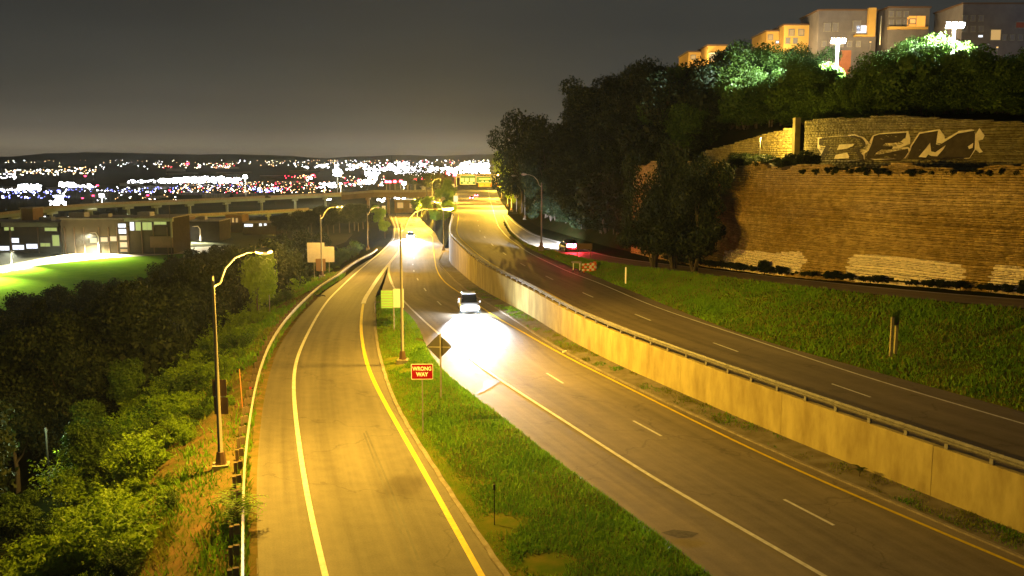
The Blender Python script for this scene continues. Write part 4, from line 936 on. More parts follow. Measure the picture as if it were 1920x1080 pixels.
# sapling at the guardrail with pinnate fronds; little plant in the gutter; rag
def fronds(name, loc, n, L, label, m='leaf_y', cat='plant'):
    r = empty(name, loc, 0, label, cat)
    V = []; st = MB()
    for i in range(n):
        a = i * 2.4 + random.uniform(-.3, .3); up = random.uniform(.5, 1.2); ln = L * random.uniform(.6, 1.1); base = Vector((0, 0, random.uniform(.2, .9) * L)); pts = []
        for k_ in range(9):
            t = k_ / 8; pts.append(base + Vector((math.cos(a) * ln * t, math.sin(a) * ln * t, up * ln * t * (1 - .8 * t))))
        st.tube(pts, [.012 - .001 * q for q in range(9)], 4)
        for k_ in range(1, 9):
            for s_ in (-1, 1):
                d = (pts[k_] - pts[k_ - 1]).normalized(); sd = d.cross(Vector((0, 0, 1))).normalized() * s_; c0 = pts[k_]; l = .20 * L * (1.3 - .5 * k_ / 8); w2 = l * .32
                tip = c0 + sd * l + d * l * .4 - Vector((0, 0, .02)); V += [c0, c0 + sd * l * .5 + d * w2, tip, c0 + sd * l * .5 - d * w2 + d * l * .3]
    st.tube([(0, 0, -.2), (0, 0, L)], [.03, .015], 6); st.build('stems', M['bark'], r)
    V = np.array([tuple(v) for v in V]); t = rng.random(len(V) // 4); T = np.repeat(np.stack([t, t, t, t * 0 + 1], 1), 4, 0)
    np_mesh('leaves', V, np.arange(len(V)).reshape(-1, 4), M[m], r, T); return r
p = W(446, 990, lambda Y: zS(Y) - .05); fronds('sapling', p, 30, 1.2, 'young sapling with feathery leaves growing through the near guardrail')
p = W(1612, 893, lambda Y: zS(Y) + .12); fronds('weed_clump', p, 16, .42, 'small bushy weed at the foot of the median wall', 'leaf', 'plant')
p = W(386, 935, lambda Y: zS(Y) - .2); o = MB().box((0, 0, .05), (.42, .25, .10), .4).box((.15, .1, .12), (.2, .22, .08), 1.0).box((-.15, -.05, .1), (.15, .2, .1), .1).build('litter_bag', M['swhite']); o.location = p; tag(o, 'crumpled white bag lying in the grass left of the near lamp foot', 'litter')
p = W(1058, 661, lambda Y: zS(Y) + .03); o = MB().box((0, 0, .05), (.25, .2, .1), .4).box((.1, .1, .08), (.14, .12, .1), 1.0).build('litter', M['swhite']); o.location = p; tag(o, 'small white scrap of litter by the gutter lip of the mainline', 'litter')
p = W(600, 556, zS); o = MB().tube([(.55 * math.cos(a) * (1 - a * .05), .5 * math.sin(a), .05 + .02 * a) for a in np.linspace(0, 5.2, 14)], .06, 6).build('tyre_scrap', M['rubber']); o.location = p; tag(o, 'curled dark strip of tyre on the ramp shoulder by the guardrail', 'tyre scrap')

# ------------------------------------------------------------------ vehicles
M['head'] = emis('headlight_glow', (.88, .93, 1), 220); M['tail'] = emis('taillight_glow', (1, .04, .08), 160)
def car(loc, yaw, paint, label, suv=True, head=0, tail=0, cat='car', spot=(10, 30), spill=0, bar=1.0):
    """front faces local -Y"""
    r = empty('car', loc, yaw, label, cat); Wd = .95; hb = .98 if suv else .86
    def shell(secs, m, name, par=r):
        vs = []; n = 10
        for (y, zb, zt, w) in secs:
            vs += [(-w * .9, y, zb), (-w, y, zb + .15), (-w, y, zb + (zt - zb) * .6), (-w * .93, y, zt - .06), (-w * .80, y, zt), (w * .80, y, zt), (w * .93, y, zt - .06), (w, y, zb + (zt - zb) * .6), (w, y, zb + .15), (w * .9, y, zb)]
        fs = [(n * i + j, n * i + (j + 1) % n, n * i + n + (j + 1) % n, n * i + n + j) for i in range(len(secs) - 1) for j in range(n)]
        fs += [tuple(range(n)), tuple(reversed(range(n * (len(secs) - 1), n * len(secs))))]
        return MB().add(vs, fs).build(name, m, par, True)
    body = shell([(-2.36, .38, .66, .70), (-2.28, .28, .78, .84), (-2.0, .24, .86, .92), (-1.2, .24, hb, Wd), (0, .24, hb + .02, Wd), (1.4, .24, hb + .03, Wd), (2.1, .28, hb, .93), (2.3, .34, hb - .06, .86), (2.36, .42, hb - .2, .76)], paint, 'body')
    ht = 1.72 if suv else 1.44
    back = 2.15 if suv else 1.55
    shell([(-1.15, hb - .06, hb, .78), (-.45, hb - .06, ht - .06, .72), (-.1, hb - .06, ht, .70), (back - .55, hb - .06, ht - .02, .70), (back, hb - .06, hb + .08, .74)], M['glass'], 'windows')
    MB().prism([(-.60, -.30), (.60, -.30), (.64, back - .75), (-.64, back - .75)], .035, Matrix.Translation((0, 0, ht - .012))).build('roof', paint, r)
    for s_ in (-1, 1):
        for (y, nm) in ((-1.42, 'wheel'), (1.42, 'wheel')):
            w = MB().tube([(s_ * .72, y, .34), (s_ * .94, y, .34)], .34, 16).build(nm, M['rubber'], r); MB().tube([(s_ * .935, y, .34), (s_ * .955, y, .34)], .21, 12).build('rim', M['steel'], w)
        h_ = MB().box((s_ * .66, -2.30, .68), (.40, .14, .22)).build('headlight', M['head'] if head else M['chrome'], r)
        if head:
            light('headlight_beam', 'SPOT', (s_ * .66, -2.42, .68), head, (.86, .92, 1), h_, .06, (math.radians(90 - spot[0]), 0, math.radians(180)), spot[1], .75)
        MB().box((s_ * (.62 - .16 * (bar - 1)), 2.34, .86), (.52 * (1 + .5 * (bar - 1)), .16, .20 * bar)).build('taillight', M['tail'] if tail else M['red'], r)
        MB().box((s_ * 1.02, -.75, hb + .05), (.14, .1, .13)).build('mirror', paint, r)
        for q, (y, w_) in enumerate(((-.55, .02), (.45, .02))): MB().box((s_ * (Wd + .001), y, hb - .35), (.006, w_, .5)).build('door_seam', M['black'], r)
    MB().box((0, -2.335, .52), (1.0, .06, .16)).build('grille', M['black'], r); MB().box((0, 2.35, .42), (1.5, .1, .16)).build('bumper', M['black'], r)
    MB().box((0, 2.39, .62), (.46, .02, .14)).build('licence_plate', M['swhite'], r)
    if spill: light('headlight_spill', 'POINT', (0, -3.1, .95), spill, (.86, .92, 1), r, .15)  # added point light ahead of the bumper, stands in for headlight scatter
    if tail:
        light('taillight_glow', 'POINT', (0, 2.75, .75), tail, (1, .02, .03), r, .1)
    return r
ps = W(879, 583, zS); hd = XBY.heading(ps.y)
car((ps.x, ps.y, ps.z), -hd * .42, M['carsilver'], 'silver car with blazing white headlights coming down the mainline beside the median wall', True, 300000, spot=(22, 52), spill=2600)
pf = W(770, 447, zS); car((pf.x, pf.y, pf.z), -XBY.heading(pf.y), M['carsilver'], 'distant car with blinding headlights at the top of the ramp split', True, 200000, spot=(14, 54), spill=9000)
pt = W(1067, 470, zP); ht_ = XP2.heading(pt.y)
car((pt.x, pt.y, pt.z), math.pi - 0 - ht_ , M['cardark'], 'dark car with bright red tail lights driving away on the hillside ramp road', False, 130000, 700, spot=(13, 60), bar=2.0)
pn_ = W(884, 374, zN); car((pn_.x, pn_.y, pn_.z), math.pi - XNW.heading(pn_.y), M['carsilver'], 'far car with red tail lights on the bright bridge deck', True, 20000, 80, spot=(10, 24))
pn_ = W(893, 369, zN); car((pn_.x, pn_.y, pn_.z), math.pi - XNW.heading(pn_.y), M['swhite'], 'pale far car right of the one with red lights on the bright deck', True, 15000, 10, spot=(10, 24))

# ------------------------------------------------------------------ gantry over the northbound road
GY = 400.0
ga = empty('sign_gantry', (at_depth(905, 350, GY).x, GY, zN(GY)), 0, 'overhead gantry with green guide signs across the bright northbound road', 'gantry')
M['gpanel'] = mat('guide_green', (.03, .16, .07), .5); M['opanel'] = mat('guide_orange', (.85, .30, .01), .5); M['gwhite'] = mat('guide_legend', (.75, .78, .55), .5)
pxrect(ga, 855, 326.5, 957, 328, GY, M['steel'], 'truss_chord', .5, .3); pxrect(ga, 855, 331, 957, 332.3, GY, M['steel'], 'truss_chord', .5, .3)
for i in range(17): 
    x = 856 + i * 6.2; pxrect(ga, x, 328, x + .8, 331, GY, M['steel'], 'truss_brace', .5, .2)
for x in (855.5, 957): pxrect(ga, x - 1, 326, x + 1, 374, GY, M['steel'], 'column', .5, .4)
for (x0, y0_, x1, y1_) in [(862.5, 329, 891.7, 346), (893, 331, 921, 342.6), (927.5, 332, 952, 342.6)]:
    pxrect(ga, x0, y0_, x1, y1_, GY, M['gwhite'], 'sign_border', -.10); pxrect(ga, x0 + .6, y0_ + .6, x1 - .6, y1_ - .6, GY, M['gpanel'], 'sign_panel', -.15)
for (x0, y0_, x1, y1_) in [(863.8, 334, 869.8, 340.3), (872, 334, 878.6, 340.3), (881.3, 333.8, 889.8, 340.3), (868, 342, 876, 343.8), (879, 342, 886, 343.8), (898, 334.5, 919, 336.6), (903, 339, 907, 340.6), (910, 339, 916, 340.6), (929, 334.6, 937, 341), (940, 334.6, 951, 337)]:
    pxrect(ga, x0, y0_, x1, y1_, GY, M['gwhite'], 'legend_block', -.20)
for (x0, y0_, x1, y1_, cx) in [(897, 343, 922, 350.3, 909), (927.5, 343, 952, 350, 939.5)]:
    pxrect(ga, x0, y0_, x1, y1_, GY, M['opanel'], 'exit_only_panel', -.15); c_ = at_depth(cx, (y0_ + y1_) / 2, GY); MB().tube([(c_.x - ga.location.x, -.2, c_.z - ga.location.z), (c_.x - ga.location.x, -.26, c_.z - ga.location.z)], .22, 10).build('arrow_dot', M['black'], ga)
for i, x in enumerate((872, 885, 902, 914, 934, 946)):
    c_ = at_depth(x, 351.5, GY - 1.6); light('sign_light', 'SPOT', (c_.x - ga.location.x, -1.6, c_.z - ga.location.z), 110, (.8, 1, .7), ga, .1, (math.radians(150), 0, 0), 120)

# ------------------------------------------------------------------ red signals, masts and poles far down the road
M['redl'] = emis('red_lamp', (1, .03, .06), 40, False); M['redcore'] = emis('red_lamp_core', (1, .35, .4), 30, False)
def mast(x, y0_, y1_, Y, w, label, cat='mast', m='steel_d', head=None, hs=1.0, name='mast'):
    b = at_depth(x, y1_, Y); t = at_depth(x, y0_, Y); r = empty(name, b, 0, label, cat); k = Y / F
    MB().tube([(0, 0, -.5), (0, 0, t.z - b.z)], [w * k, w * k * .6], 6).build('pole', M[m], r)
    if head: MB().tube([(-hs * k, 0, t.z - b.z), (-hs * .5 * k, 0, t.z - b.z + hs * k * .8), (hs * .5 * k, 0, t.z - b.z + hs * k * .8), (hs * k, 0, t.z - b.z)], [hs * k * .5, hs * k, hs * k, hs * k * .5], 8).build('lamp', M[head], r)
    return r
for i, (x, y) in enumerate([(725, 342.5), (731.5, 342.5), (741, 342), (752, 341.5), (765, 340), (778.5, 339), (793, 337.6), (808, 336.8)]):
    r = mast(x, y, 371, 560, .6, 'red lamp on a thin post, one of the row of eight above the far viaduct', 'signal light', 'steel_d', 'redl', 2.3, 'red_signal_lamp'); r['group'] = 'row of red lamps above the far viaduct'
for (x, y, lb) in [(840.5, 326.5, 'large red signal lamp on a tall pole left of the gantry, left of the pair'), (853, 330, 'large red signal lamp on a tall pole left of the gantry, right of the pair')]:
    r = mast(x, y, 378, 380, .5, lb, 'signal light', 'pole', 'redl', 2.6, 'red_signal_lamp'); light('signal_glow', 'POINT', (1.0, -1.5, at_depth(x, y, 380).z - at_depth(x, 378, 380).z + .3), 3500, (1, .06, .04), r, .3)
mast(825, 312, 378, 420, .7, 'bare tall grey pole between the red lamp row and the red pair', 'pole')
mast(734.5, 291, 322, 1500, .6, 'thin black radio mast on the horizon above the red lamps', 'mast', 'black')
mast(582, 296, 378, 700, .5, 'tall thin dark mast behind the viaduct', 'mast', 'black')
mast(322, 385, 480, 262, .7, 'dark utility pole in front of the lit loading bays', 'pole', 'wood')
for (x, y0_, y1_, Y, hd_, lb) in [(192, 369, 386, 440, 'whitel', 'viaduct lamp with a bright white head, leftmost on the deck'), (461, 334, 368, 520, 'whitel', 'tall viaduct lamp with a large white head in the middle of the deck'), (633, 322, 360, 620, 'whitel', 'tall lamp glowing white above the right end of the viaduct'), (639, 346, 361, 600, 'warml', 'short lamp with an amber head on the right part of the viaduct'), (758, 346, 372, 480, 'whitel', 'white glowing lamp among the red lamp row')]:
    if 'whitel' not in M: M['whitel'] = emis('far_white_lamp', (.95, .93, 1), 30, False); M['warml'] = emis('far_warm_lamp', (1, .65, .25), 18, False)
    r = mast(x, y0_, y1_, Y, .6, lb, 'street lamp', 'pole', hd_, 3.2 if hd_ == 'whitel' else 2, 'street_lamp'); light('lamp_light', 'POINT', (0, -2.0, at_depth(x, y0_, Y).z - at_depth(x, y1_, Y).z - .5), 42000, (1, .92, .66), r, .2)

# ------------------------------------------------------------------ viaduct
def deck(name, label, tops, th, wid, m, piers, pier_w=1.1):
    r = empty(name, (0, 0, 0), 0, label, 'bridge'); P_ = [at_depth(x, y, Y) for x, y, Y in tops]; vs = []
    for p in P_: vs += [(p.x, p.y, p.z), (p.x, p.y, p.z - th), (p.x, p.y + wid, p.z - th), (p.x, p.y + wid, p.z)]
    fs = [(4 * i + j, 4 * i + (j + 1) % 4, 4 * i + 4 + (j + 1) % 4, 4 * i + 4 + j) for i in range(len(P_) - 1) for j in range(4)] + [(0, 1, 2, 3), tuple(4 * (len(P_) - 1) + q for q in (3, 2, 1, 0))]
    MB().add(vs, fs).build('deck', m, r)
    vs = []
    for p in P_: vs += [(p.x, p.y - .25, p.z + .9), (p.x, p.y - .25, p.z - .2), (p.x, p.y - .01, p.z - .2), (p.x, p.y - .01, p.z + .9)]
    MB().add(vs, fs).build('parapet', M['curb'], r)
    xs = [t[0] for t in tops]
    for px in piers:
        Y = float(np.interp(px, xs, [t[2] for t in tops])) + wid * .4; y_ = float(np.interp(px, xs, [t[1] for t in tops])); a = at_depth(px, y_, Y)
        MB().box((a.x, Y, (a.z - th + VZ) / 2 - .5), (pier_w, pier_w, a.z - th - VZ + .6)).build('pier', m, r)
        MB().box((a.x, Y, a.z - th - .6), (pier_w * 1.2, wid * .9, 1.0)).build('pier_cap', m, r)
    return r
M['vconc'] = mat('viaduct_concrete', (.28, .34, .28), .9, noise=.15, c2=(.21, .26, .20))
deck('viaduct', 'long pale concrete viaduct crossing the valley from left to centre', [(-60, 405, 370), (0, 402.5, 380), (104, 389.5, 400), (194, 383.5, 430), (324, 378, 460), (480, 371, 500), (658, 363, 560), (760, 361, 620)], 1.5, 11, M['vconc'], [30, 95, 170, 240, 293, 355, 425, 490, 553, 610])
deck('lower_viaduct', 'thinner lower road bridge beneath the main viaduct', [(60, 416, 345), (130, 410, 350), (320, 406.5, 370), (470, 400, 400), (580, 393.5, 420)], .7, 8, M['vconc'], [180, 268, 306, 380, 430, 503, 545], .7)
deck('cross_bridge', 'brown bridge crossing behind the far headlights', [(640, 365, 470), (700, 360, 460), (772, 360, 455), (850, 357, 450)], 2.6, 9, mat('brown_bridge', (.22, .15, .10), .9, noise=.2, c2=(.15, .11, .08)), [690, 728, 783, 815], 1.2)
pcar = at_depth(500, 371, 506); c_ = empty('car', (pcar.x, 506, at_depth(500, 372, 506).z), math.radians(100), 'tiny car showing red tail lights on the long viaduct', 'car')
MB().box((0, 0, .7), (1.8, 4.4, .8)).box((0, .2, 1.3), (1.5, 2.3, .6)).build('body', M['cardark'], c_); MB().box((0, 2.25, .85), (1.9, .1, .4)).box((-.95, 1.6, .9), (.1, 1.4, .4)).build('taillight', M['redl'], c_)

# ------------------------------------------------------------------ valley street, lawn, buildings
def sheet(name, pts, z, m, label):
    w = [W(x, y, z) for x, y in pts]; tri = tessellate_polygon([[Vector((p.x, p.y, 0)) for p in w]])
    o = MB().add([(p.x, p.y, z) for p in w], [tuple(t) for t in tri]).build(name, m); o['kind'] = 'structure'; o['label'] = label; return o
sheet('lawn', [(-120, 545), (0, 513), (78, 497), (195, 484), (335, 476), (420, 474), (520, 480), (520, 560), (330, 620), (0, 640), (-160, 640)], VZ - .15, mat('lawn_turf', (.07, .17, .008), .9, noise=.4, c2=(.11, .21, .012), spec=0), 'lit green lawn in the valley below the curved street')
sheet('valley_street', [(-120, 526), (0, 498), (124, 477), (233, 472), (329, 465), (420, 461), (420, 474), (335, 476), (195, 484), (78, 497), (0, 512), (-120, 544)], VZ - .05, mat('pale_street', (.42, .38, .32), .9, noise=.3, c2=(.34, .31, .26)), 'bright curved street in the valley on the left')
for (x, y0_, y1_, reach, lb) in [(186, 436, 476, -1.6, 'bright white street lamp pole beside the curved valley street'), (376, 424, 452, -1.8, 'hook shaped white street lamp above the dark trees at the end of the valley street'), (22, 470, 499, 1.5, 'short lamp post at the left end of the curved valley street'), (-70, 455, 520, 1.5, 'street lamp further left along the valley street'), (285, 430, 471, 1.5, 'street lamp by the loading bays on the valley street')]:
    b = W(x, y1_, VZ); h = at_depth(x, y0_, b.y).z - b.z
    r = empty('street_lamp', b, 0, lb, 'street lamp'); MB().tube([(0, 0, 0), (0, 0, h * .8), (reach * .3, -.6, h), (reach, -2, h)], [.22, .18, .14, .12], 8).build('pole', M['swhite'], r)
    MB().box((reach, -2, h - .05), (.7, .35, .15)).build('luminaire', M['steel'], r); light('lamp_light', 'SPOT', (reach, -2.2, h - .3), 600000 if x != 376 else 120000, (1, .90, .60), r, .2, (math.radians(-32), 0, 0), 140, .6)
def bld(name, label, x0, x1, yt, yb, depth, wallm, z=VZ - .4, roofm=None):
    a = W(x0, yb, z); b = at_depth(x1, yb, a.y); t = at_depth(x0, yt, a.y)
    r = empty(name, ((a.x + b.x) / 2, a.y, z), 0, label, 'building'); w, h = b.x - a.x, t.z - z
    MB().box((0, depth / 2, h / 2), (w, depth, h)).build('wall', wallm, r); MB().box((0, depth / 2, h + .15), (w + .5, depth + .5, .3)).build('roof', roofm or M['curb'], r)
    r['h'] = h; return r, a.y
def win(r, Y, x0, y0_, x1, y1_, m, frame=True):
    a = at_depth(x0, y0_, Y); b = at_depth(x1, y1_, Y); c = ((a.x + b.x) / 2 - r.location.x, 0, (a.z + b.z) / 2 - r.location.z); w, h = b.x - a.x, a.z - b.z
    f = MB().box((c[0], -.06, c[2] + h / 2 + .06), (w + .3, .12, .12)).box((c[0], -.06, c[2] - h / 2 - .06), (w + .3, .16, .12)).box((c[0] - w / 2 - .06, -.06, c[2]), (.12, .12, h)).box((c[0] + w / 2 + .06, -.06, c[2]), (.12, .12, h)).build('window', M['steel_d'], r)
    MB().box((c[0], -.03, c[2]), (w, .05, h)).build('pane', m, f)
    if w > 2:
        for q in range(1, int(w / 1.4)): MB().box((c[0] - w / 2 + q * w / int(w / 1.4), -.075, c[2]), (.07, .04, h)).build('mullion', M['steel_d'], f)
def add_rect(r, Y, x0, y0_, x1, y1_, dy, th, m, name):
    a = at_depth(x0, y0_, Y); b = at_depth(x1, y1_, Y)
    return MB().box(((a.x + b.x) / 2 - r.location.x, dy, (a.z + b.z) / 2 - r.location.z), (b.x - a.x, th, a.z - b.z)).build(name, m, r)
WC = emis('window_cool', (.85, .9, 1), 1.6); WW = emis('window_warm', (1, .72, .35), 1.0); WG = emis('window_lime', (.75, .9, .25), .55); WA = emis('window_amber', (1, .6, .2), .6)
Bd = mat('dark_brick', (.030, .024, .014), .9, noise=.4, c2=(.045, .036, .02), spec=0); Bp = mat('pale_render', (.32, .32, .24), .9, noise=.3, c2=(.24, .25, .18)); Bb = mat('brown_brick', (.20, .12, .07), .9, noise=.4, c2=(.13, .09, .05))
r, Y = bld('warehouse', 'low pale warehouse with a row of white lit windows at the left edge', -60, 118, 418, 474, 14, Bd)
for q in ((-30, 463, -4, 471), (0, 461.5, 18, 469.5), (23.5, 459.5, 45.5, 468), (49.5, 457.5, 71, 466), (22, 446.5, 36, 455)): win(r, Y, *q, WC)
win(r, Y, 76, 456, 94, 462, WG); add_rect(r, Y, 4, 417, 110, 425, -.5, .6, Bp, 'cornice'); win(r, Y, 8, 426, 26, 432, WG); win(r, Y, 84, 427, 107, 433, WG); win(r, Y, 98, 441, 112, 461, WG)
r, Y = bld('brick_tower', 'square brown elevator tower rising above the pale warehouse', 40, 64, 391, 434, 7, Bb, VZ + 6); add_rect(r, Y, 38.5, 392, 43, 436, -.3, .4, Bp, 'corner_pilaster')
r, Y = bld('office_block', 'dark brick block with a white lit stair window column', 118, 240, 411, 478, 18, Bd)
for q in ((221.5, 419.5, 236, 426.5), (222.5, 429.5, 237, 438)): win(r, Y, *q, WC)
for q in ((224.5, 442, 238, 450), (225, 454, 239, 463.5), (169, 446.5, 182, 455), (189, 445, 202, 453), (206.5, 443.5, 219, 452)): win(r, Y, *q, WW)
win(r, Y, 226, 467, 239, 472, WA)
r, Y = bld('loading_hall', 'long low hall with lit loading bays right of the dark brick block', 238, 326, 409, 478, 16, Bd)
add_rect(r, Y, 236, 409, 326, 415, -.8, 1.2, Bp, 'canopy')
win(r, Y, 243.5, 416.5, 252, 432, WC); win(r, Y, 254, 416.5, 264.5, 432, WG); win(r, Y, 267, 417, 285, 431, WG); win(r, Y, 289, 416, 312, 421, WG); add_rect(r, Y, 282, 443, 325, 464, -.3, .5, Bb, 'brick_panel')
add_rect(r, Y, 320.5, 415, 324.5, 445, -.4, .5, Bp, 'column')
r, Y = bld('corner_shop', 'small building with a glowing doorway beside the hook shaped lamp', 327, 352, 408, 446, 10, Bb); win(r, Y, 337, 416, 348, 425, WC); win(r, Y, 332, 426, 350, 428.5, WW)
r, Y = bld('shed', 'wide dark shed below the viaduct right of the hook lamp', 352, 412, 415, 452, 14, Bd)
r, Y = bld('brick_house', 'brown brick building with dim windows in the middle of the valley', 424, 455, 403, 436, 10, Bb)
for q in ((428, 409, 432, 417), (435, 409, 439, 417), (442, 409, 446, 417), (419, 425, 421, 430)): win(r, Y, *q, WA)
r, Y = bld('low_store', 'low building with small white lights right of the brown brick one', 456, 520, 418, 440, 10, Bd); win(r, Y, 486, 408 + 11, 491, 414 + 10, WC); win(r, Y, 495, 419, 500, 423, WC); win(r, Y, 458, 420, 474, 425, WC)
r, Y = bld('brick_depot', 'brown depot building beneath the crossing bridge', 740, 822, 376, 399, 12, Bb, -12)
for q in ((745, 380, 756, 390), (768, 381, 779, 390), (785, 377, 795, 384), (804, 374 + 5, 811, 384)): win(r, Y, *q, WA)

for (nm_, px_, w_, h_, d_) in [('office_block', 150, 5, 1.6, 4), ('office_block', 200, 3, 1.1, 3), ('loading_hall', 275, 4, 1.4, 4), ('warehouse', 90, 4, 1.3, 3), ('shed', 380, 3, 1.2, 3)]:
    o_ = bpy.data.objects[nm_]; q_ = at_depth(px_, 430, o_.location.y + 6); MB().box((q_.x - o_.location.x, 6, o_['h'] + .3 + h_ / 2), (w_, d_, h_)).build('roof_unit', M['steel_d'], o_)
for (nm_, xs_) in [('office_block', (122, 140, 158, 186, 204, 220, 239)), ('loading_hall', (241, 266, 288, 314)), ('warehouse', (-20, 20, 72, 115))]:
    o_ = bpy.data.objects[nm_]
    for x_ in xs_: add_rect(o_, o_.location.y, x_, 426, x_ + 1.6, 476, -.25, .35, Bb, 'pilaster')
# hilltop apartments
Ay = mat('amber_render', (.62, .40, .12), .9, noise=.3, c2=(.55, .34, .10)); Ag = mat('grey_siding', (.17, .16, .18), .9, noise=.5, c2=(.13, .12, .14))
def apt(x0, x1, yt, yb, Y, m, label, depth=10):
    a = at_depth(x0, yb, Y); b = at_depth(x1, yb, Y); t = at_depth(x0, yt, Y); z0 = min(a.z, 27) - 8
    r = empty('apartment_block', ((a.x + b.x) / 2, Y, z0), 0, label, 'building'); w, h = b.x - a.x, t.z - z0
    MB().box((0, depth / 2, h / 2), (w, depth, h)).build('wall', m, r); MB().box((0, depth / 2, h + .12), (w + .4, depth + .4, .24)).build('roof', M['brown'], r); return r
r = apt(1290, 1326, 98, 130, 178, Ay, 'small orange lit apartment block at the left end of the hilltop'); win(r, 178, 1296, 104, 1303, 110, WA)
r = apt(1326, 1362, 86, 130, 172, Ay, 'orange lit gabled apartment block with a bright balcony on the left hilltop'); win(r, 172, 1331, 103, 1338, 113, WW); win(r, 172, 1341, 101, 1350, 114, WW); add_rect(r, 172, 1328, 100, 1362, 101.5, -.6, 1.2, M['swhite'], 'balcony'); add_rect(r, 172, 1325.5, 128, 1330, 152, -.5, .5, M['swhite'], 'downpipe')
r = apt(1436, 1470, 59, 95, 168, Ay, 'orange lit apartment block left of the first floodlight'); win(r, 168, 1441, 66, 1448, 74, WA); win(r, 168, 1455, 77, 1463, 81, WC)
r = apt(1468, 1532, 47.5, 110, 165, Ay, 'larger orange lit apartment block directly left of the floodlight'); win(r, 165, 1480, 56, 1488, 66, WA); win(r, 165, 1498, 56, 1506, 66, WA)
for q in (): pass
r = apt(1532, 1640, 20, 110, 160, Ag, 'grey apartment block behind the first floodlight')
for q in ((1546, 44, 1556, 58), (1562, 44, 1570, 58), (1600, 40, 1612, 58), (1606, 48, 1626, 62)): win(r, 160, *q, WC if q[0] == 1606 else mat('dim_pane', (.2, .2, .25), .2))
add_rect(r, 160, 1626, 16, 1637, 66, -.5, .8, Ay, 'corner_pilaster'); add_rect(r, 160, 1600, 66, 1637, 69.5, -.5, .8, Ay, 'balcony_slab'); add_rect(r, 160, 1574, 95, 1592, 140, -.3, .4, mat('red_brick', (.40, .16, .09), .9, noise=1, c2=(.3, .12, .07)), 'brick_panel')
r = apt(1662, 1738, 15, 110, 158, Ag, 'grey apartment block with a glowing orange balcony between the floodlights')
win(r, 158, 1701, 30, 1734, 50, emis('window_orange', (1, .38, .05), 1.4)); win(r, 158, 1706, 36, 1716, 44, WW); add_rect(r, 158, 1663, 51, 1736, 56, -.5, .8, Ay, 'balcony_slab')
r = apt(1800, 1990, 8, 110, 150, Ag, 'dark apartment block at the right edge of the hilltop with a small orange window')
win(r, 150, 1858, 56, 1875, 75, WA); win(r, 150, 1834, 66, 1842, 70, WC); win(r, 150, 1905, 42, 1920, 52, mat('red_pane', (.3, .08, .05), .5))
_dim = bpy.data.materials['dim_pane'] if 'dim_pane' in bpy.data.materials else M['glass']
for (bx0, bx1, by, Yb_, step_) in [(1542, 1622, 78, 160, 16), (1668, 1698, 22, 158, 14), (1668, 1698, 38, 158, 14), (1806, 1850, 30, 150, 15), (1806, 1850, 50, 150, 15), (1880, 1915, 66, 150, 15), (1474, 1494, 72, 165, 14)]:
    rr = min([o for o in bpy.data.objects if o.name.startswith('apartment_block')], key=lambda o: abs(topix((o.location.x, o.location.y, 34))[0] - (bx0 + bx1) / 2)); x_ = bx0
    while x_ < bx1: win(rr, rr.location.y, x_, by, x_ + 6, by + 9, _dim); x_ += step_
mast(1650, 30, 78, 150, .9, 'thin pale flagpole like post between the two hilltop blocks', 'pole', 'swhite')
def flood(px, py, pyb, Y, e, label, tilt):
    t = at_depth(px, py, Y); b = at_depth(px, pyb, Y); r = empty('floodlight', (b.x, Y, b.z), 0, label, 'floodlight'); h = t.z - b.z
    MB().tube([(0, 0, -6), (0, 0, h)], .13, 8).build('pole', M['swhite'], r); MB().box((0, 0, h), (1.5, .15, .12)).build('crossarm', M['steel'], r)
    for dx in (-.55, 0, .55):
        hd_ = MB().box((dx, -.1, h + .25), (.42, .25, .35), tilt=Matrix.Rotation(.4, 3, 'X')).build('lamp_head', M['steel'], r); MB().box((dx, -.27, h + .20), (.38, .04, .3), tilt=Matrix.Rotation(.4, 3, 'X')).build('lamp_glass', M['lens_w'], hd_)
    light('flood_light', 'SPOT', (0, -.9, h + .1), e, (.80, .92, 1), r, .25, (math.radians(tilt), math.radians(-8), 0), 152, .4)
flood(1568, 80, 135, 100, 120000, 'white floodlight on a pole in front of the grey hilltop block', 55); flood(1786, 52, 95, 80, 62000, 'second white floodlight further right on the hilltop', 58)
light('hidden', 'POINT', (0, 0, 0), 0, (1, 1, 1), None) if False else None
# porch lamps that wash the hilltop facades
for (x, y, Y, e) in [(1308, 128, 170, 2500), (1345, 122, 164, 2500), (1455, 100, 160, 3000), (1500, 95, 156, 4500), (1632, 80, 152, 2500), (1700, 75, 150, 2500), (1870, 90, 142, 800)]:
    p = at_depth(x, y, Y); r = empty('porch_lamp', p, 0, 'small warm wall lamp washing the hilltop facades from among the trees', 'lamp', 'warm lamps below the hilltop facades')
    MB().tube([(0, 0, -2.5), (0, 0, 0)], .05, 6).build('pole', M['steel_d'], r); MB().tube([(0, 0, 0), (0, 0, .18)], [.12, .16], 8).build('lens', M['lens_a'], r); light('lamp_light', 'POINT', (0, .3, .35), e, (1, .68, .25), r, .1)
for (px, py, Y, lb) in [(1224, 172, 150, 'small white lantern glowing among the dark trees left of the hilltop'), (1281, 399, 104, 'tiny white light low in the dark woods')]:
    p = at_depth(px, py, Y); r = empty('lantern', p, 0, lb, 'lantern'); MB().tube([(0, 0, -3), (0, 0, 0)], .05, 6).build('pole', M['steel_d'], r); MB().box((0, 0, .1), (.5 if Y > 120 else .2, .3, .25)).build('lamp', emis('lantern_glow', (1, .9, .7), 5), r)

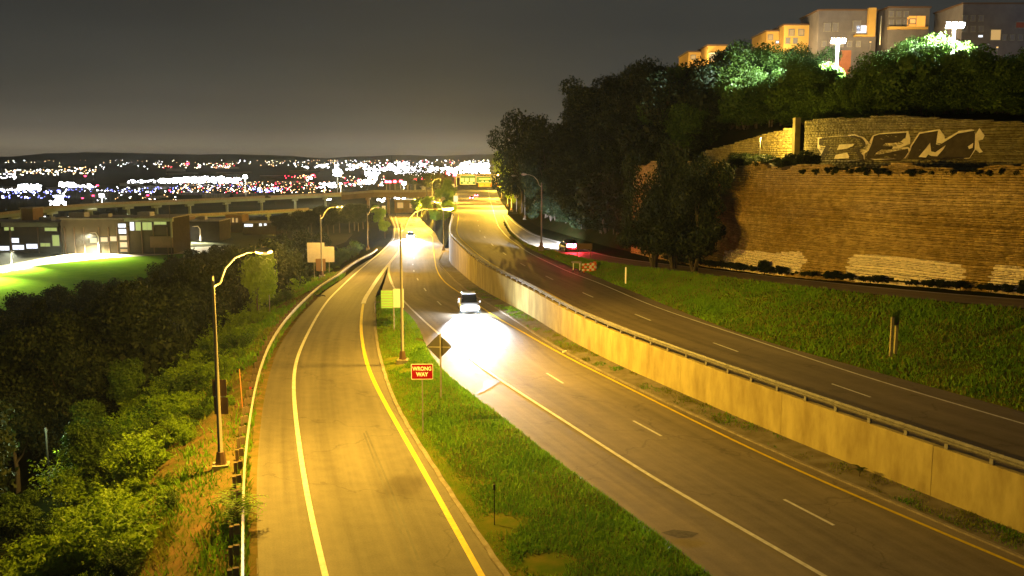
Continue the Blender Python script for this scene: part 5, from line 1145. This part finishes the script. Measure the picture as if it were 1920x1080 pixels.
# ------------------------------------------------------------------ far city lights
def far_mat(c, s): return emis('city_light', c, s, False)
CL = {'w': far_mat((.92, .92, 1), 26), 'a': far_mat((1, .55, .22), 9), 'b': far_mat((.22, .25, 1), 8), 'r': far_mat((1, .03, .08), 14), 'y': far_mat((1, .85, .5), 16)}
bag = {k: MB() for k in CL}; tower = MB()
def head_z(py): return -8.0
def city(px, py, s, key):
    """a lamp head or lit opening of s photo pixels, on a mast or wall standing on the plain"""
    gz = VZ + 8
    if py > 301.5: Yd = (H - gz) / ((py - 297) / F)
    else: Yd = 5200
    Yd = min(Yd, 5200); p = at_depth(px, py, Yd); k = Yd / F
    bag[key].box(p, (s * k, .6 * k, s * k * random.uniform(.5, .9)))
    if Yd < 1500 or random.random() < .2: tower.box((p.x, p.y + .6 * k, (p.z + VZ - 1) / 2), (.18 * k, .18 * k, p.z - VZ + 1))
def blob(x0, y0_, x1, y1_, n, keys='w', s=(1.3, 3.0)):
    for _ in range(int(n * 1.5)):
        cx, cy = (x0 + x1) / 2, (y0_ + y1_) / 2; city(cx + random.uniform(-.5, .5) * (x1 - x0), cy + random.uniform(-.5, .5) * (y1_ - y0_), random.uniform(*s), random.choice(keys))
for b_ in [(32, 346, 78, 357, 60), (111, 342, 140, 351, 40), (140, 346, 176, 351, 14), (0, 354, 34, 357, 10), (101, 366, 120, 376, 30), (93, 376, 124, 384, 26),
           (238, 337, 300, 343, 22), (300, 334, 452, 343, 150), (340, 331, 420, 338, 50), (576, 332, 584, 338, 4), (570, 311, 578, 316, 5), (588, 308, 618, 314, 12), (600, 343, 630, 352, 20),
           (628, 308, 636, 330, 24), (624, 318, 642, 330, 20), (650, 308, 700, 318, 26), (683, 322, 712, 330, 26), (690, 330, 706, 345, 26), (672, 338, 688, 345, 10), (728, 306, 736, 314, 8), (745, 304, 760, 312, 10),
           (740, 312, 812, 326, 120), (755, 322, 800, 330, 40), (786, 304, 800, 312, 12), (800, 312, 822, 326, 26), (826, 312, 858, 324, 30), (862, 306, 918, 325, 130), (840, 318, 856, 328, 10), (700, 312, 740, 320, 20), (716, 345, 712, 350, 3)]:
    blob(*b_)
blob(0, 318, 110, 328, 40, 'wyya', (.8, 1.8)); blob(110, 312, 180, 326, 40, 'wyaa', (.7, 1.6)); blob(0, 322, 30, 336, 14, 'w', (1, 2)); blob(296, 306, 440, 315, 50, 'wyyar', (.7, 1.6)); blob(180, 306, 300, 318, 9, 'w', (.7, 1.3))
blob(0, 356, 130, 372, 60, 'bbbbw', (1, 2.2)); blob(120, 350, 330, 360, 60, 'bbw', (.6, 1.4)); blob(330, 340, 620, 362, 180, 'aaaryw', (.6, 1.5)); blob(330, 346, 480, 360, 40, 'wba', (.6, 1.4)); blob(470, 352, 530, 360, 24, 'bbw', (1, 2.2))
blob(640, 300, 920, 316, 90, 'wwyar', (.7, 1.8)); blob(530, 328, 592, 334, 24, 'aarr', (1, 2)); blob(180, 356, 330, 376, 24, 'wa', (.6, 1.3)); blob(640, 330, 720, 350, 40, 'wary', (.7, 1.5)); blob(440, 300, 640, 312, 30, 'wya', (.6, 1.3)); blob(0, 300, 920, 306, 70, 'wya', (.5, 1.0))
blob(708, 372, 722, 378, 8); blob(738, 370, 760, 376, 10); blob(612, 373, 620, 376, 3); blob(76, 405, 84, 408, 4, 'w', (.8, 1.4)); blob(125, 403, 138, 407, 6, 'w', (.8, 1.4))
nm = {'w': 'white', 'a': 'amber', 'b': 'blue', 'r': 'red', 'y': 'warm'}
for k_, mb in bag.items():
    o = mb.build('city_lights', CL[k_]); tag(o, 'scattered far off %s lights of the city across the plain' % nm[k_], 'city lights', kind='stuff')
tag(tower.build('light_masts', M['black']), 'thin dark masts carrying the far off city lights', 'masts', kind='stuff')
for i, (x, y, s) in enumerate([(160, 330, 2.6), (183, 347.5, 2.6), (175, 367, 2.6), (155, 371.5, 2.4), (277, 366, 3), (352, 307, 3.6), (318, 357, 2), (587, 328, 3.2)]):
    Yd = min(5200, (H - VZ - 8) / max(.0026, (y - 297) / F)); p = at_depth(x, y, Yd); k = Yd / F
    r = empty('beacon', (p.x, p.y, VZ), 0, ['red beacon on the pale tower at the far left', 'red light right of the pale tower', 'round red light low in the blue lit yard', 'red light left of the round red one', 'red lights in the dark yard above the viaduct', 'red sign glowing on the horizon above the white strip', 'dim red light left of the long white strip', 'wide red light among orange lights at the centre'][i], 'red light')
    MB().box((0, 0, (p.z - VZ) / 2), (.5 * k, .5 * k, p.z - VZ)).build('mast', M['black'], r); MB().box((0, -.4 * k, p.z - VZ), (s * 1.6 * k, .5 * k, s * .8 * k)).build('lamp', CL['r'], r)
# dim buildings and tree masses on the plain, horizon ridge
random.seed(21)
for i in range(46):
    px = random.uniform(-20, 930); py = random.uniform(312, 372); Yd = (H - VZ + .5) / ((py - 297) / F); k = Yd / F
    if 700 < px and py > 330: continue
    b = at_depth(px, py, Yd); w = random.uniform(14, 60) * k; h = random.uniform(2.5, 6) * k; r = empty('far_warehouse', (b.x, Yd, VZ - .5), random.uniform(-.2, .2), 'dim flat roofed building ' + where((b.x, Yd, VZ + 3)), 'building', 'dim buildings on the plain')
    MB().box((0, 10, h / 2), (w, 20, h)).build('wall', random.choice([Bd, Bp, Ag]), r); MB().box((0, 10, h + .2), (w + 1, 21, .4)).build('roof', M['curb'], r)
vs = []; n = 90
for i in range(n + 1):
    x = -6000 + 12000 * i / n; hgt = 34 + 14 * math.sin(i * .31) + 8 * math.sin(i * .83 + 1) + 4 * math.sin(i * 2.1); vs += [(x, 5400, VZ - 1), (x, 6200, H - 14 + hgt), (x, 8000, H - 20 + hgt)]
o = MB().add(vs, [(3 * i + j, 3 * i + 3 + j, 3 * i + 4 + j, 3 * i + 1 + j) for i in range(n) for j in range(2)]).build('distant_hills', M['valley'], smooth=True); o['kind'] = 'structure'
# trees on the far side of the roads: behind the wall end, beside the bridge and below the cross bridge
random.seed(5)
for (px, py, Y, h, key, lb) in [(842, 400, 236, 6, 'leaf', 'small tree left of the bright bridge deck'), (836, 420, 222, 6, 'leaf_y', 'lit green tree at the end of the median wall'), (815, 425, 250, 5, 'leaf_y', 'green tree right of the far headlights'), (800, 405, 290, 7, 'leaf_y', 'green tree behind the far headlights'), (782, 402, 300, 6, 'leaf', 'round tree above the far headlights'),
        (712, 425, 232, 6, 'leaf_y', 'lit tree beside the narrow white sign'), (722, 440, 212, 4, 'leaf_y', 'lit bush like tree at the far end of the guardrail'), (958, 372, 285, 9, 'leaf_y', 'bright green tree right of the gantry'), (960, 384, 252, 5, 'leaf_y', 'small lit tree at the right edge of the bridge deck'), (950, 340, 470, 16, 'leaf_y', 'lime lit tree above the right gantry sign'),
        (840, 385, 330, 10, 'leaf', 'dark tree left of the white square sign'), (822, 372, 380, 12, 'leaf_d', 'dark tree under the tall bare pole'), (800, 360, 450, 14, 'leaf_d', 'dark tree mass behind the red lamp row'), (770, 356, 520, 14, 'leaf_d', 'dark wide tree left of centre behind the red lamp row')]:
    p = at_depth(px, py, Y); plant('w' if h > 8 else 't', key, (p.x, Y, p.z - .4), h, h * .95, lb)
for i in range(26):
    px = 420 + i * 11 + random.uniform(-5, 5); py = 445 - (px - 420) * .12 + random.uniform(-6, 4); Y = random.uniform(245, 330); p = at_depth(px, py, Y)
    if topix((p.x, p.y, p.z + 6))[1] < LIML(px) - 14: continue
    plant('w', 'leaf_d', (p.x, Y, p.z - 2), 7, 8, 'dark valley tree ' + where((p.x, Y, p.z + 3)), 'dark trees in the valley')

# ------------------------------------------------------------------ humid night air over the plain
hz = MB().box((0, 7990 / 2, (VZ - 2 + 75) / 2), (15000, 8210, 75 - (VZ - 2)))
hm = bpy.data.materials.new('haze'); hm.use_nodes = True; t_ = hm.node_tree; t_.nodes.clear()
ho = t_.nodes.new('ShaderNodeOutputMaterial'); hv = t_.nodes.new('ShaderNodeVolumePrincipled'); hv.inputs['Color'].default_value = (.78, .88, .90, 1); hv.inputs['Density'].default_value = .00008; hv.inputs['Anisotropy'].default_value = .6
t_.links.new(hv.outputs[0], ho.inputs['Volume']); o = hz.build('haze', hm); o['kind'] = 'stuff'; o['label'] = 'thin humid night haze over the whole valley'
